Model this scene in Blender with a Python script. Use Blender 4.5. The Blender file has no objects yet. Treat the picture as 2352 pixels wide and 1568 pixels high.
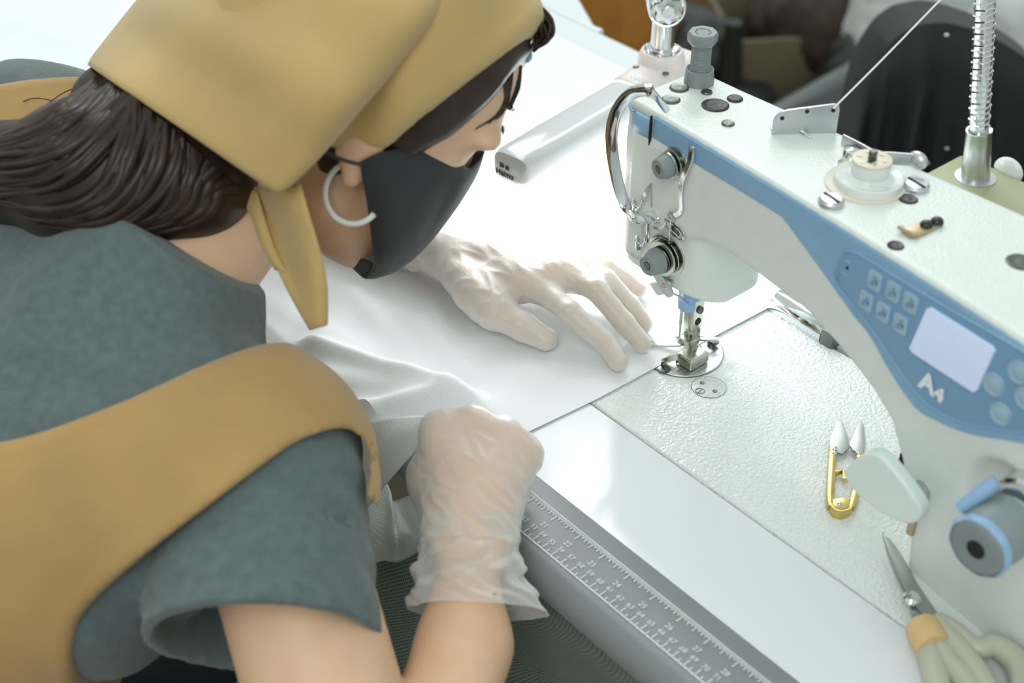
import bpy, bmesh, math, random
import numpy as np
from mathutils import Vector, Matrix, noise as mnoise
random.seed(7); rng = np.random.default_rng(5)
SC = bpy.context.scene
COL = SC.collection
# ------------------------------------------------------------------ camera
# world: X along the table towards the machine's hand wheel, Y away from the seamstress, Z up; table top z = 0
IW, IH, FPX = 2352.0, 1568.0, 3267.0
CAM = np.array([0.642420, -0.724232, 0.720979])
_pitch = math.atan(2434 / FPX); _yaw = math.radians(40.1)
_fh = np.array([-math.cos(_yaw), math.sin(_yaw), 0.0])
RT = np.array([math.sin(_yaw), math.cos(_yaw), 0.0])
FW = _fh * math.cos(_pitch) - np.array([0, 0, 1.0]) * math.sin(_pitch)
UPV = np.cross(RT, FW)
cd = bpy.data.cameras.new('camera'); cam = bpy.data.objects.new('camera', cd); COL.objects.link(cam)
cam.matrix_world = Matrix(((RT[0], UPV[0], -FW[0], CAM[0]), (RT[1], UPV[1], -FW[1], CAM[1]), (RT[2], UPV[2], -FW[2], CAM[2]), (0, 0, 0, 1)))
cd.sensor_width = 36.0; cd.lens = FPX * 36.0 / IW
cd.clip_start = 0.02; cd.clip_end = 60
cd.dof.use_dof = True; cd.dof.focus_distance = 1.13; cd.dof.aperture_fstop = 5.0
SC.camera = cam
# ------------------------------------------------------------------ world and lights
SC.view_settings.view_transform = 'Standard'; SC.view_settings.look = 'None'
SC.view_settings.gamma = 1.0; SC.view_settings.use_curve_mapping = False
SC.view_settings.exposure = -0.1
W = bpy.data.worlds.new('room_light'); SC.world = W; W.use_nodes = True
nt = W.node_tree; nt.nodes.clear()
wo = nt.nodes.new('ShaderNodeOutputWorld'); bg = nt.nodes.new('ShaderNodeBackground')
tcn = nt.nodes.new('ShaderNodeTexCoord'); sep = nt.nodes.new('ShaderNodeSeparateXYZ'); ramp = nt.nodes.new('ShaderNodeValToRGB')
mapr = nt.nodes.new('ShaderNodeMapRange'); mapr.inputs['From Min'].default_value = -1; mapr.inputs['From Max'].default_value = 1
nt.links.new(tcn.outputs['Generated'], sep.inputs[0]); nt.links.new(sep.outputs['Z'], mapr.inputs['Value'])
nt.links.new(mapr.outputs[0], ramp.inputs[0]); nt.links.new(ramp.outputs[0], bg.inputs['Color']); nt.links.new(bg.outputs[0], wo.inputs[0])
e = ramp.color_ramp.elements
e[0].position = 0.0; e[0].color = (0.40, 0.41, 0.38, 1)
e[1].position = 1.0; e[1].color = (0.86, 0.95, 0.93, 1)
m_ = e.new(0.47); m_.color = (0.60, 0.64, 0.62, 1)
m_ = e.new(0.62); m_.color = (0.84, 0.91, 0.90, 1)
bg.inputs['Strength'].default_value = 0.80
def area(name, loc, target, size, power, col=(1, 1, 1), sy=None, shape=None):
    l = bpy.data.lights.new(name, 'AREA'); o = bpy.data.objects.new(name, l); COL.objects.link(o)
    l.energy = power; l.color = col; l.size = size
    if sy: l.shape = 'RECTANGLE'; l.size_y = sy
    if shape: l.shape = shape
    o.location = loc
    o.rotation_euler = (Vector(target) - Vector(loc)).to_track_quat('-Z', 'Y').to_euler()
    return o
area('ceiling_tubes', (-1.35, 0.75, 1.9), (-0.1, -0.1, 0), 0.5, 14, (0.93, 1.0, 1.0), 1.6)
area('ceiling_tubes_far', (-1.5, 2.1, 1.9), (-0.1, 0, 0), 0.35, 10, (0.95, 1.0, 1.0), 1.4)
area('ceiling_downlight', (-1.262, 1.262, 1.9), (0.118, -0.178, 0), 0.26, 7, (1, 1, 1), None, 'DISK')
area('front_fill_light', (1.0, -1.5, 1.8), (0.1, -0.1, 0), 0.6, 17, (0.95, 1.0, 0.98), 1.2)  # unseen fill light added behind the camera to brighten the machine front
# ------------------------------------------------------------------ calibration helpers (photo pixel -> place in the room)
def ray(u, v):
    d = FW * FPX + RT * (u - IW / 2) + UPV * (IH / 2 - v); return d / np.linalg.norm(d)
def onz(u, v, z=0.0):
    d = ray(u, v); return CAM + d * ((z - CAM[2]) / d[2])
def ony(u, v, y):
    d = ray(u, v); return CAM + d * ((y - CAM[1]) / d[1])
def atd(u, v, dep):
    d = ray(u, v); return CAM + d * (dep / (d @ FW))
def onpl(u, v, q, n):
    d = ray(u, v); return CAM + d * (((np.array(q) - CAM) @ np.array(n)) / (d @ np.array(n)))
def yfront(x): return -0.032 - 0.07 * x - 0.11 * x * x
def onf(u, v, off=0.0):
    y = -0.03
    for _ in range(10):
        p = ony(u, v, y + off); y = yfront(p[0])
    return p
TOPZ = 0.225
# ------------------------------------------------------------------ materials
def lin(c):
    c = [x / 255.0 for x in c]
    return tuple((x / 12.92 if x <= 0.04045 else ((x + 0.055) / 1.055) ** 2.4) for x in c) + (1,)
MATS = {}
def mat(name, rgb, rough=0.5, metal=0.0, spec=0.5, bump=None, vary=None, sss=0.0, sheen=0.0, coat=0.0, emit=None, estr=0.0, trans=0.0, coord='Object'):
    """bump=(scale, strength, distance) noise bump; vary=(scale, amount, detail) colour variation"""
    m = bpy.data.materials.new(name); m.use_nodes = True; n = m.node_tree; b = n.nodes['Principled BSDF']
    b.inputs['Base Color'].default_value = lin(rgb); b.inputs['Roughness'].default_value = rough
    b.inputs['Metallic'].default_value = metal; b.inputs['Specular IOR Level'].default_value = spec
    if sss: b.inputs['Subsurface Weight'].default_value = sss; b.inputs['Subsurface Radius'].default_value = (0.008, 0.004, 0.002); b.inputs['Subsurface Scale'].default_value = 1.0
    if sheen: b.inputs['Sheen Weight'].default_value = sheen; b.inputs['Sheen Roughness'].default_value = 0.5
    if coat: b.inputs['Coat Weight'].default_value = coat; b.inputs['Coat Roughness'].default_value = 0.12
    if emit: b.inputs['Emission Color'].default_value = lin(emit); b.inputs['Emission Strength'].default_value = estr
    tc = n.nodes.new('ShaderNodeTexCoord')
    if bump:
        nz = n.nodes.new('ShaderNodeTexNoise'); nz.inputs['Scale'].default_value = bump[0]; nz.inputs['Detail'].default_value = 2.5
        bp = n.nodes.new('ShaderNodeBump'); bp.inputs['Strength'].default_value = bump[1]; bp.inputs['Distance'].default_value = bump[2]
        n.links.new(tc.outputs[coord], nz.inputs['Vector']); n.links.new(nz.outputs['Fac'], bp.inputs['Height']); n.links.new(bp.outputs[0], b.inputs['Normal'])
    if vary:
        nz = n.nodes.new('ShaderNodeTexNoise'); nz.inputs['Scale'].default_value = vary[0]; nz.inputs['Detail'].default_value = vary[2] if len(vary) > 2 else 3
        mr = n.nodes.new('ShaderNodeMapRange'); mr.inputs['From Min'].default_value = .3; mr.inputs['From Max'].default_value = .7
        mr.inputs['To Min'].default_value = 1 - vary[1]; mr.inputs['To Max'].default_value = 1 + vary[1]
        mx = n.nodes.new('ShaderNodeMix'); mx.data_type = 'RGBA'; mx.blend_type = 'MULTIPLY'; mx.inputs[0].default_value = 1
        mx.inputs[6].default_value = lin(rgb)
        n.links.new(tc.outputs[coord], nz.inputs['Vector']); n.links.new(nz.outputs['Fac'], mr.inputs[0]); n.links.new(mr.outputs[0], mx.inputs[7]); n.links.new(mx.outputs[2], b.inputs['Base Color'])
    MATS[name] = m
    return m
M = MATS
mat('machine_paint', (222, 229, 224), .32, bump=(420, .5, .0008), vary=(60, .02))
mat('bed_paint', (228, 233, 231), .22, bump=(330, 1.0, .0016))
mat('table_white', (226, 230, 233), .19, bump=(900, .03, .0002))
mat('chipboard', (176, 152, 110), .8, vary=(300, .2))
mat('grey_strip', (124, 131, 131), .42, bump=(900, .1, .0002))
mat('ruler_white', (222, 228, 226), .5)
mat('blue_plastic', (134, 174, 205), .38, vary=(35, .05))
mat('blue_overlay', (121, 162, 195), .42)
mat('blue_key', (160, 188, 205), .45)
mat('light_blue_plastic', (146, 181, 214), .4)
mat('screen', (206, 218, 240), .3, emit=(190, 205, 240), estr=.25)
mat('white_print', (235, 240, 245), .5)
mat('chrome', (225, 228, 228), .08, 1.0)
mat('steel', (196, 200, 198), .26, 1.0, bump=(300, .1, .0002))
mat('nickel', (200, 203, 190), .2, 1.0)
mat('dark_steel', (112, 116, 112), .35, 1.0)
mat('satin_steel', (205, 208, 210), .42, 1.0)
mat('blade_steel', (172, 176, 172), .42, 1.0)
mat('brass', (214, 190, 120), .25, 1.0, vary=(30, .18))
mat('tan_metal', (190, 170, 140), .35, .8)
mat('grey_plastic', (136, 146, 146), .42, bump=(500, .1, .0002))
mat('black_rubber', (38, 42, 42), .38, bump=(220, .3, .001))
mat('dark_hole', (24, 26, 24), .7)
mat('cream_plastic', (222, 216, 196), .4)
mat('white_plastic', (224, 229, 226), .25)
mat('lever_plastic', (226, 236, 231), .35)
mat('lamp_shell', (214, 218, 218), .2, coat=.5, vary=(20, .02))
mat('lamp_diffuser', (255, 255, 255), .4, emit=(250, 252, 255), estr=9.0)
mat('lamp_mount', (230, 222, 216), .35)
mat('ink', (40, 42, 46), .5)
mat('green_box', (166, 172, 138), .5)
mat('khaki_handle', (184, 186, 168), .4)
mat('tape', (218, 184, 130), .6)
mat('thread', (235, 238, 236), .6)
mat('scarf_cloth', (190, 161, 104), .85, sheen=.25, bump=(700, .2, .0006), vary=(14, .07))
mat('apron_cloth', (176, 142, 88), .88, sheen=.25, bump=(700, .2, .0006), vary=(16, .08))
mat('shirt_cloth', (93, 107, 106), .95, sheen=.2, bump=(600, .3, .0008), vary=(140, .13, 6))
mat('hair', (46, 32, 23), .36, spec=.4, vary=(28, .5))
mat('mask_cloth', (37, 40, 41), .75, sheen=.12, bump=(500, .15, .0005))
mat('skin', (226, 186, 152), .5, sss=.15, bump=(300, .08, .0006), vary=(35, .05))
mat('lips', (216, 150, 140), .5, sss=.15)
mat('floor_brown', (96, 84, 66), .6, vary=(6, .2))
mat('chair_black', (27, 31, 31), .75, sheen=.08, bump=(300, .1, .001))
mat('sack_white', (214, 222, 220), .8, vary=(9, .06))
mat('olive_card', (112, 106, 82), .8, vary=(8, .1))
mat('dark_brown', (58, 48, 36), .8, vary=(25, .4))
mat('orange_wood', (196, 132, 56), .6, vary=(12, .12))
mat('tan_wood', (158, 122, 76), .6, vary=(12, .12))
mat('grey_metal', (110, 118, 116), .4, .6)
mat('trousers', (60, 66, 70), .9)
mat('pink_mole', (176, 120, 84), .6)
def nonwoven(name, rgb, hole, dens, depth, uvscale):
    """embossed non-woven: rows of small pits"""
    m = bpy.data.materials.new(name); m.use_nodes = True; n = m.node_tree; b = n.nodes['Principled BSDF']
    b.inputs['Roughness'].default_value = .85; b.inputs['Sheen Weight'].default_value = .15
    uv = n.nodes.new('ShaderNodeUVMap'); mp = n.nodes.new('ShaderNodeMapping'); mp.inputs['Scale'].default_value = (uvscale, uvscale, 1); mp.inputs['Rotation'].default_value = (0, 0, .6)
    n.links.new(uv.outputs[0], mp.inputs[0])
    vo = n.nodes.new('ShaderNodeTexVoronoi'); vo.inputs['Scale'].default_value = 1; vo.inputs['Randomness'].default_value = .12; n.links.new(mp.outputs[0], vo.inputs['Vector'])
    mr = n.nodes.new('ShaderNodeMapRange'); mr.inputs['From Min'].default_value = hole; mr.inputs['From Max'].default_value = hole + .14
    n.links.new(vo.outputs['Distance'], mr.inputs[0])
    mx = n.nodes.new('ShaderNodeMix'); mx.data_type = 'RGBA'
    a = lin(rgb); mx.inputs[7].default_value = a; mx.inputs[6].default_value = tuple(x * dens for x in a[:3]) + (1,)
    n.links.new(mr.outputs[0], mx.inputs[0]); n.links.new(mx.outputs[2], b.inputs['Base Color'])
    bp = n.nodes.new('ShaderNodeBump'); bp.inputs['Strength'].default_value = .4; bp.inputs['Distance'].default_value = depth
    nz = n.nodes.new('ShaderNodeTexNoise'); nz.inputs['Scale'].default_value = .35; nz.inputs['Detail'].default_value = 4; n.links.new(mp.outputs[0], nz.inputs['Vector'])
    ad = n.nodes.new('ShaderNodeMath'); ad.operation = 'ADD'; n.links.new(mr.outputs[0], ad.inputs[0]); n.links.new(nz.outputs['Fac'], ad.inputs[1])
    n.links.new(ad.outputs[0], bp.inputs['Height']); n.links.new(bp.outputs[0], b.inputs['Normal'])
    MATS[name] = m
nonwoven('fabric_white', (238, 241, 243), .12, .95, .0004, 480)
nonwoven('fabric_fold', (224, 232, 230), .2, .72, .0004, 480)
nonwoven('fabric_shaded', (112, 128, 118), .24, .3, .0006, 430)  # lap part of the white sheet, shade put into its darker colour
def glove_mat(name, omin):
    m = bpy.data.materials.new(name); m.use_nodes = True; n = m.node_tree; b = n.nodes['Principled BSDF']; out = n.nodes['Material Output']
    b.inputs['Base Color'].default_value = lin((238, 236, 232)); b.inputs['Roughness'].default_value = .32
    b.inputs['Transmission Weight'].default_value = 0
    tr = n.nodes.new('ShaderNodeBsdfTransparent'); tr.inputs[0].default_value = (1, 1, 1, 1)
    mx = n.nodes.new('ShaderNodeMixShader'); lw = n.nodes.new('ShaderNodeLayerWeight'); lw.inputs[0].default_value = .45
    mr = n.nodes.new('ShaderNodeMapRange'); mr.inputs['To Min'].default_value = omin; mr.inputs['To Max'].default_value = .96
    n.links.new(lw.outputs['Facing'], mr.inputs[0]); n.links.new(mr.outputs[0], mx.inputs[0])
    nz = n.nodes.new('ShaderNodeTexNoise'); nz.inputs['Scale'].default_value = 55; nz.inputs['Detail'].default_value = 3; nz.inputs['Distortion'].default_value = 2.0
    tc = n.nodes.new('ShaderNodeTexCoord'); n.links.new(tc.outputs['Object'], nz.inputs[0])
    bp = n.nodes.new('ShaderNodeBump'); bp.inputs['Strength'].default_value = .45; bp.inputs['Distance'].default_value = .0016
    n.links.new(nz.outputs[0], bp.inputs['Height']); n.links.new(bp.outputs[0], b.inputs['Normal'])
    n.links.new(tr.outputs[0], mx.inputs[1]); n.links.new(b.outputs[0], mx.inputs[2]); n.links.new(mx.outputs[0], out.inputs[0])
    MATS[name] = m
glove_mat('glove_vinyl', .28); glove_mat('glove_vinyl_lit', .52)  # second copy whiter: lamp light on the taut glove put into its opacity
# ------------------------------------------------------------------ object helpers
def tag(o, label, cat, group=None, kind=None):
    if label: o['label'] = label
    if cat: o['category'] = cat
    if group: o['group'] = group
    if kind: o['kind'] = kind
    return o
def empty(name, loc, label=None, cat=None, group=None):
    o = bpy.data.objects.new(name, None); COL.objects.link(o); o.location = Vector([float(x) for x in loc]); o.empty_display_size = .05
    tag(o, label, cat, group); return o
def link_mesh(name, me, mats, parent=None, smooth=True):
    o = bpy.data.objects.new(name, me); COL.objects.link(o)
    for m in (mats if isinstance(mats, (list, tuple)) else [mats]): me.materials.append(M[m])
    if smooth:
        me.polygons.foreach_set('use_smooth', [True] * len(me.polygons))
        try: me.set_sharp_from_angle(angle=math.radians(38))
        except Exception: pass
    if parent:
        o.parent = parent
        o.matrix_parent_inverse = Matrix.Translation(world_loc(parent)).inverted()
    return o
def world_loc(o):
    v = Vector(o.location)
    return v if o.parent is None else v  # parts are built in world coordinates, sub-part parents sit at the origin
class MB:
    """collects shapes (in world coordinates) that become ONE mesh object"""
    def __init__(s): s.bm = bmesh.new(); s.mi = 0
    def _new(s, verts, faces, mi=None):
        vs = [s.bm.verts.new(tuple(float(c) for c in v)) for v in verts]
        for f in faces:
            try:
                fc = s.bm.faces.new([vs[i] for i in f]); fc.material_index = s.mi if mi is None else mi
            except ValueError: pass
        return vs
    def box(s, c, size, bev=0.0, R=None, seg=2):
        t = bmesh.new(); bmesh.ops.create_cube(t, size=1.0)
        for v in t.verts: v.co = Vector((v.co.x * size[0], v.co.y * size[1], v.co.z * size[2]))
        if bev: bmesh.ops.bevel(t, geom=list(t.edges), offset=bev, segments=seg, profile=.6, affect='EDGES')
        s._merge(t, c, R); return s
    def _merge(s, t, c, R=None):
        t.verts.ensure_lookup_table()
        R = R or Matrix.Identity(3); c = Vector([float(x) for x in c])
        vs = [s.bm.verts.new(R @ v.co + c) for v in t.verts]
        for f in t.faces:
            try:
                fc = s.bm.faces.new([vs[v.index] for v in f.verts]); fc.material_index = s.mi
            except ValueError: pass
        t.free()
    def lathe(s, a, axis, prof, n=32, caps=True):
        """prof: (distance along axis, radius)"""
        a = Vector([float(x) for x in a]); ax = Vector([float(x) for x in axis]).normalized()
        e1 = ax.orthogonal().normalized(); e2 = ax.cross(e1)
        vs = []
        for (h, r) in prof:
            for k in range(n):
                t = 2 * math.pi * k / n; vs.append(a + ax * h + (e1 * math.cos(t) + e2 * math.sin(t)) * max(r, 1e-6))
        fs = []
        for i in range(len(prof) - 1):
            for k in range(n):
                fs.append((i * n + k, i * n + (k + 1) % n, (i + 1) * n + (k + 1) % n, (i + 1) * n + k))
        if caps: fs.append(tuple(range(n - 1, -1, -1))); fs.append(tuple((len(prof) - 1) * n + k for k in range(n)))
        s._new(vs, fs); return s
    def tube(s, pts, r, n=10, closed=False, sub=6, flat=None, smooth=True):
        """round (or flat: (w, h, up)) bar along a smooth path; r a number or one per point"""
        P = [np.array(p, float) for p in pts]
        rr = [r] * len(P) if not hasattr(r, '__len__') else list(r)
        if smooth and len(P) > 2:
            Q, RR = [], []
            N = len(P); rngN = N if closed else N - 1
            for i in range(rngN):
                p0 = P[(i - 1) % N] if closed or i > 0 else P[0]; p1 = P[i]; p2 = P[(i + 1) % N]
                p3 = P[(i + 2) % N] if closed or i + 2 < N else P[-1]
                for k in range(sub):
                    t = k / sub
                    Q.append(.5 * ((2 * p1) + (-p0 + p2) * t + (2 * p0 - 5 * p1 + 4 * p2 - p3) * t * t + (-p0 + 3 * p1 - 3 * p2 + p3) * t ** 3)); RR.append(rr[i] * (1 - t) + rr[(i + 1) % N] * t)
            if not closed: Q.append(P[-1]); RR.append(rr[-1])
            P, rr = Q, RR
        N = len(P); vs = []; prev = None
        for i in range(N):
            if closed: t = P[(i + 1) % N] - P[(i - 1) % N]
            else: t = P[min(i + 1, N - 1)] - P[max(i - 1, 0)]
            t = Vector(t).normalized()
            if flat: u = Vector(flat[2]); u = (u - t * u.dot(t)).normalized()
            elif prev is None: u = t.orthogonal().normalized()
            else: u = (prev - t * prev.dot(t)).normalized()
            prev = u; w = t.cross(u)
            for k in range(n):
                a = 2 * math.pi * k / n
                if flat:
                    c, sn = math.cos(a), math.sin(a); ex = .45
                    o = w * (flat[0] / 2 * math.copysign(abs(c) ** ex, c)) + u * (flat[1] / 2 * math.copysign(abs(sn) ** ex, sn))
                else: o = (u * math.cos(a) + w * math.sin(a)) * rr[i]
                vs.append(Vector(P[i]) + o)
        fs = []
        for i in range(N if closed else N - 1):
            j = (i + 1) % N
            for k in range(n): fs.append((i * n + k, i * n + (k + 1) % n, j * n + (k + 1) % n, j * n + k))
        if not closed: fs.append(tuple(range(n - 1, -1, -1))); fs.append(tuple((N - 1) * n + k for k in range(n)))
        s._new(vs, fs); return s
    def prism(s, pts, thick, org=(0, 0, 0), ex=(1, 0, 0), ey=(0, 1, 0), bev=0.0, seg=2):
        """polygon in the plane (ex, ey) through org, pushed out by thick along ex x ey"""
        t = bmesh.new(); vs = [t.verts.new((float(p[0]), float(p[1]), 0)) for p in pts]; f = t.faces.new(vs)
        if f.calc_area() and sum((pts[i][0] * pts[(i + 1) % len(pts)][1] - pts[(i + 1) % len(pts)][0] * pts[i][1]) for i in range(len(pts))) < 0: f.normal_flip()
        r = bmesh.ops.extrude_face_region(t, geom=[f]); bmesh.ops.translate(t, verts=[v for v in r['geom'] if isinstance(v, bmesh.types.BMVert)], vec=(0, 0, thick))
        bmesh.ops.recalc_face_normals(t, faces=t.faces)
        if bev:
            ed = [e for e in t.edges if len(e.link_faces) == 2 and e.calc_face_angle(0) > .6 and (abs(e.verts[0].co.z - e.verts[1].co.z) < 1e-7)]
            bmesh.ops.bevel(t, geom=ed, offset=bev, segments=seg, profile=.6, affect='EDGES')
        ex, ey = Vector(ex), Vector(ey); ez = ex.cross(ey)
        R = Matrix((ex, ey, ez)).transposed()
        s._merge(t, org, R); return s
    def ball(s, c, r, seg=20, R=None):
        t = bmesh.new(); bmesh.ops.create_uvsphere(t, u_segments=seg, v_segments=seg // 2 + 2, radius=1.0)
        r = r if hasattr(r, '__len__') else (r, r, r)
        for v in t.verts: v.co = Vector((v.co.x * r[0], v.co.y * r[1], v.co.z * r[2]))
        s._merge(t, c, R); return s
    def build(s, name, mats, parent=None, smooth=True, recalc=True):
        if recalc: bmesh.ops.recalc_face_normals(s.bm, faces=s.bm.faces)
        me = bpy.data.meshes.new(name); s.bm.to_mesh(me); s.bm.free()
        return link_mesh(name, me, mats, parent, smooth)
def text_mb(mb, txt, org, ex, ey, size, align='CENTER', bold=0.0, lift=0.0):
    cu = bpy.data.curves.new('lettering', 'FONT'); cu.body = txt; cu.size = size; cu.align_x = align; cu.align_y = 'CENTER'; cu.offset = bold; cu.resolution_u = 3
    to = bpy.data.objects.new('lettering', cu); COL.objects.link(to)
    dg = bpy.context.evaluated_depsgraph_get(); dg.update(); me = bpy.data.meshes.new_from_object(to.evaluated_get(dg))
    t = bmesh.new(); t.from_mesh(me); bpy.data.objects.remove(to); bpy.data.meshes.remove(me); bpy.data.curves.remove(cu)
    ex, ey = Vector(ex).normalized(), Vector(ey).normalized(); ez = ex.cross(ey)
    t.verts.index_update(); mb._merge(t, Vector([float(c) for c in org]) + ez * lift, Matrix((ex, ey, ez)).transposed())
def grid_mesh(name, P, mats, parent=None, sub=4, thick=0.0, closed_u=False, uvscale=None, bump=None, mi=None):
    """smooth surface through a net of control points P[v][u]; Catmull-Rom in both directions"""
    P = np.array(P, float)
    def cr(A, sub, closed=False):
        N = len(A); out = []
        for i in range(N if closed else N - 1):
            p0 = A[(i - 1) % N] if closed or i > 0 else 2 * A[0] - A[1]; p1 = A[i]; p2 = A[(i + 1) % N]; p3 = A[(i + 2) % N] if closed or i + 2 < N else 2 * A[-1] - A[-2]
            for k in range(sub):
                t = k / sub; out.append(.5 * (2 * p1 + (-p0 + p2) * t + (2 * p0 - 5 * p1 + 4 * p2 - p3) * t * t + (-p0 + 3 * p1 - 3 * p2 + p3) * t ** 3))
        if not closed: out.append(A[-1])
        return np.array(out)
    S = cr(P, sub); S = cr(S.transpose(1, 0, 2), sub, closed_u).transpose(1, 0, 2)
    nv, nu = S.shape[:2]
    if bump is not None: S = bump(S)
    return net_mesh(name, S, mats, parent, thick, closed_u)
def net_mesh(name, S, mats, parent=None, thick=0.0, closed_u=False):
    nv, nu = S.shape[:2]
    # real arc lengths as UV so the weave has its true size
    du = np.concatenate([np.zeros((nv, 1)), np.cumsum(np.linalg.norm(np.diff(S, axis=1), axis=2), axis=1)], axis=1)
    dv = np.concatenate([np.zeros((1, nu)), np.cumsum(np.linalg.norm(np.diff(S, axis=0), axis=2), axis=0)], axis=0)
    verts = S.reshape(-1, 3).tolist(); faces = []
    for i in range(nv - 1):
        for k in range(nu if closed_u else nu - 1):
            faces.append((i * nu + k, i * nu + (k + 1) % nu, (i + 1) * nu + (k + 1) % nu, (i + 1) * nu + k))
    me = bpy.data.meshes.new(name); me.from_pydata(verts, [], faces); me.update()
    uv = me.uv_layers.new(name='UVMap')
    idx = np.zeros(len(me.loops), int); me.loops.foreach_get('vertex_index', idx)
    U = np.stack([du.reshape(-1)[idx], dv.reshape(-1)[idx]], 1).astype(np.float32).ravel(); uv.data.foreach_set('uv', U)
    o = link_mesh(name, me, mats, parent)
    if thick:
        md = o.modifiers.new('thickness', 'SOLIDIFY'); md.thickness = thick; md.offset = 0
    return o
# ------------------------------------------------------------------ signed-distance modelling (bodies, cloth, castings)
class SDF:
    def __init__(s, lo, hi, h):
        s.h = h; s.lo = np.array(lo, float); n = np.ceil((np.array(hi) - s.lo) / h).astype(int) + 1
        s.n = n; s.ax = [s.lo[i] + h * np.arange(n[i]) for i in range(3)]; s.D = np.full(tuple(n), .09, np.float32)
    def sub(s, lo, hi):
        i0 = [max(0, int((lo[i] - s.lo[i]) / s.h)) for i in range(3)]; i1 = [min(s.n[i], int((hi[i] - s.lo[i]) / s.h) + 2) for i in range(3)]
        sl = tuple(slice(a, max(a, b)) for a, b in zip(i0, i1))
        X = s.ax[0][sl[0]][:, None, None]; Y = s.ax[1][sl[1]][None, :, None]; Z = s.ax[2][sl[2]][None, None, :]
        return sl, X.astype(np.float32), Y.astype(np.float32), Z.astype(np.float32)
    def _smin(s, sl, d, k):
        a = s.D[sl]
        if k <= 0: s.D[sl] = np.minimum(a, d); return
        h = np.maximum(k - np.abs(a - d), 0) / k; s.D[sl] = np.minimum(a, d) - h * h * k * .25
    def cap(s, a, b, ra, rb=None, k=.01):
        rb = ra if rb is None else rb; a = np.array(a, float); b = np.array(b, float); m = max(ra, rb) + k + .035
        sl, X, Y, Z = s.sub(np.minimum(a, b) - m, np.maximum(a, b) + m)
        if min(s.D[sl].shape) == 0: return s
        ba = b - a; L = max(ba @ ba, 1e-9)
        t = np.clip(((X - a[0]) * ba[0] + (Y - a[1]) * ba[1] + (Z - a[2]) * ba[2]) / L, 0, 1)
        d = np.sqrt((X - a[0] - t * ba[0]) ** 2 + (Y - a[1] - t * ba[1]) ** 2 + (Z - a[2] - t * ba[2]) ** 2) - (ra + (rb - ra) * t)
        s._smin(sl, d, k); return s
    def ell(s, c, r, F=None, k=.01):
        """ellipsoid, r along the columns of frame F"""
        c = np.array(c, float); r = np.array(r, float); F = np.eye(3) if F is None else F; m = r.max() + k + .035
        sl, X, Y, Z = s.sub(c - m, c + m); p = [X - c[0], Y - c[1], Z - c[2]]
        q = [(p[0] * F[0, i] + p[1] * F[1, i] + p[2] * F[2, i]) for i in range(3)]
        k0 = np.sqrt(sum((q[i] / r[i]) ** 2 for i in range(3))); k1 = np.sqrt(sum((q[i] / r[i] ** 2) ** 2 for i in range(3)))
        s._smin(sl, k0 * (k0 - 1) / np.maximum(k1, 1e-6), k); return s
    def mesh(s, off=0.0, D=None):
        D = (s.D if D is None else D) - off
        return nets(D, s.lo, s.h)
def nets(D, lo, h):
    S = D < 0; n = D.shape
    cnt = np.zeros(tuple(x - 1 for x in n), np.uint8)
    for dx in (0, 1):
        for dy in (0, 1):
            for dz in (0, 1): cnt += S[dx:n[0] - 1 + dx, dy:n[1] - 1 + dy, dz:n[2] - 1 + dz]
    act = np.argwhere((cnt > 0) & (cnt < 8)); A = tuple(act.T)
    idx = np.full(cnt.shape, -1, np.int32); idx[A] = np.arange(len(act))
    pos = np.zeros((len(act), 3)); w = np.zeros(len(act))
    C8 = [(a, b, c) for a in (0, 1) for b in (0, 1) for c in (0, 1)]
    V = {c: D[act[:, 0] + c[0], act[:, 1] + c[1], act[:, 2] + c[2]].astype(float) for c in C8}
    for c in C8:
        for a in range(3):
            if c[a] == 0:
                c2 = list(c); c2[a] = 1; c2 = tuple(c2); v0, v1 = V[c], V[c2]; m = (v0 < 0) != (v1 < 0)
                t = np.where(m, v0 / np.where(m, v0 - v1, 1), 0)
                p = np.tile(np.array(c, float), (len(act), 1)); p[:, a] += t
                pos[m] += p[m]; w[m] += 1
    pos = (pos / w[:, None] + act) * h + lo
    quads = []
    for a in range(3):
        b, c = (a + 1) % 3, (a + 2) % 3
        s0 = [slice(None)] * 3; s1 = [slice(None)] * 3; s0[a] = slice(0, n[a] - 1); s1[a] = slice(1, n[a])
        e = S[tuple(s0)] != S[tuple(s1)]; E = np.argwhere(e)
        E = E[(E[:, b] > 0) & (E[:, c] > 0) & (E[:, b] < n[b] - 1) & (E[:, c] < n[c] - 1)]
        def g(db, dc):
            q = E.copy(); q[:, b] -= db; q[:, c] -= dc; return idx[tuple(q.T)]
        Q = np.stack([g(1, 1), g(0, 1), g(0, 0), g(1, 0)], 1)
        flip = ~S[tuple(E.T)]; Q[flip] = Q[flip][:, ::-1]
        quads.append(Q[(Q >= 0).all(1)])
    return pos, np.concatenate(quads)
def relax(pos, quads, it=1, lam=.5):
    for _ in range(it):
        acc = np.zeros_like(pos); w = np.zeros(len(pos))
        for i in range(4):
            a, b = quads[:, i], quads[:, (i + 1) % 4]
            np.add.at(acc, a, pos[b]); np.add.at(w, a, 1); np.add.at(acc, b, pos[a]); np.add.at(w, b, 1)
        pos = pos * (1 - lam) + lam * acc / np.maximum(w, 1)[:, None]
    return pos
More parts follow.
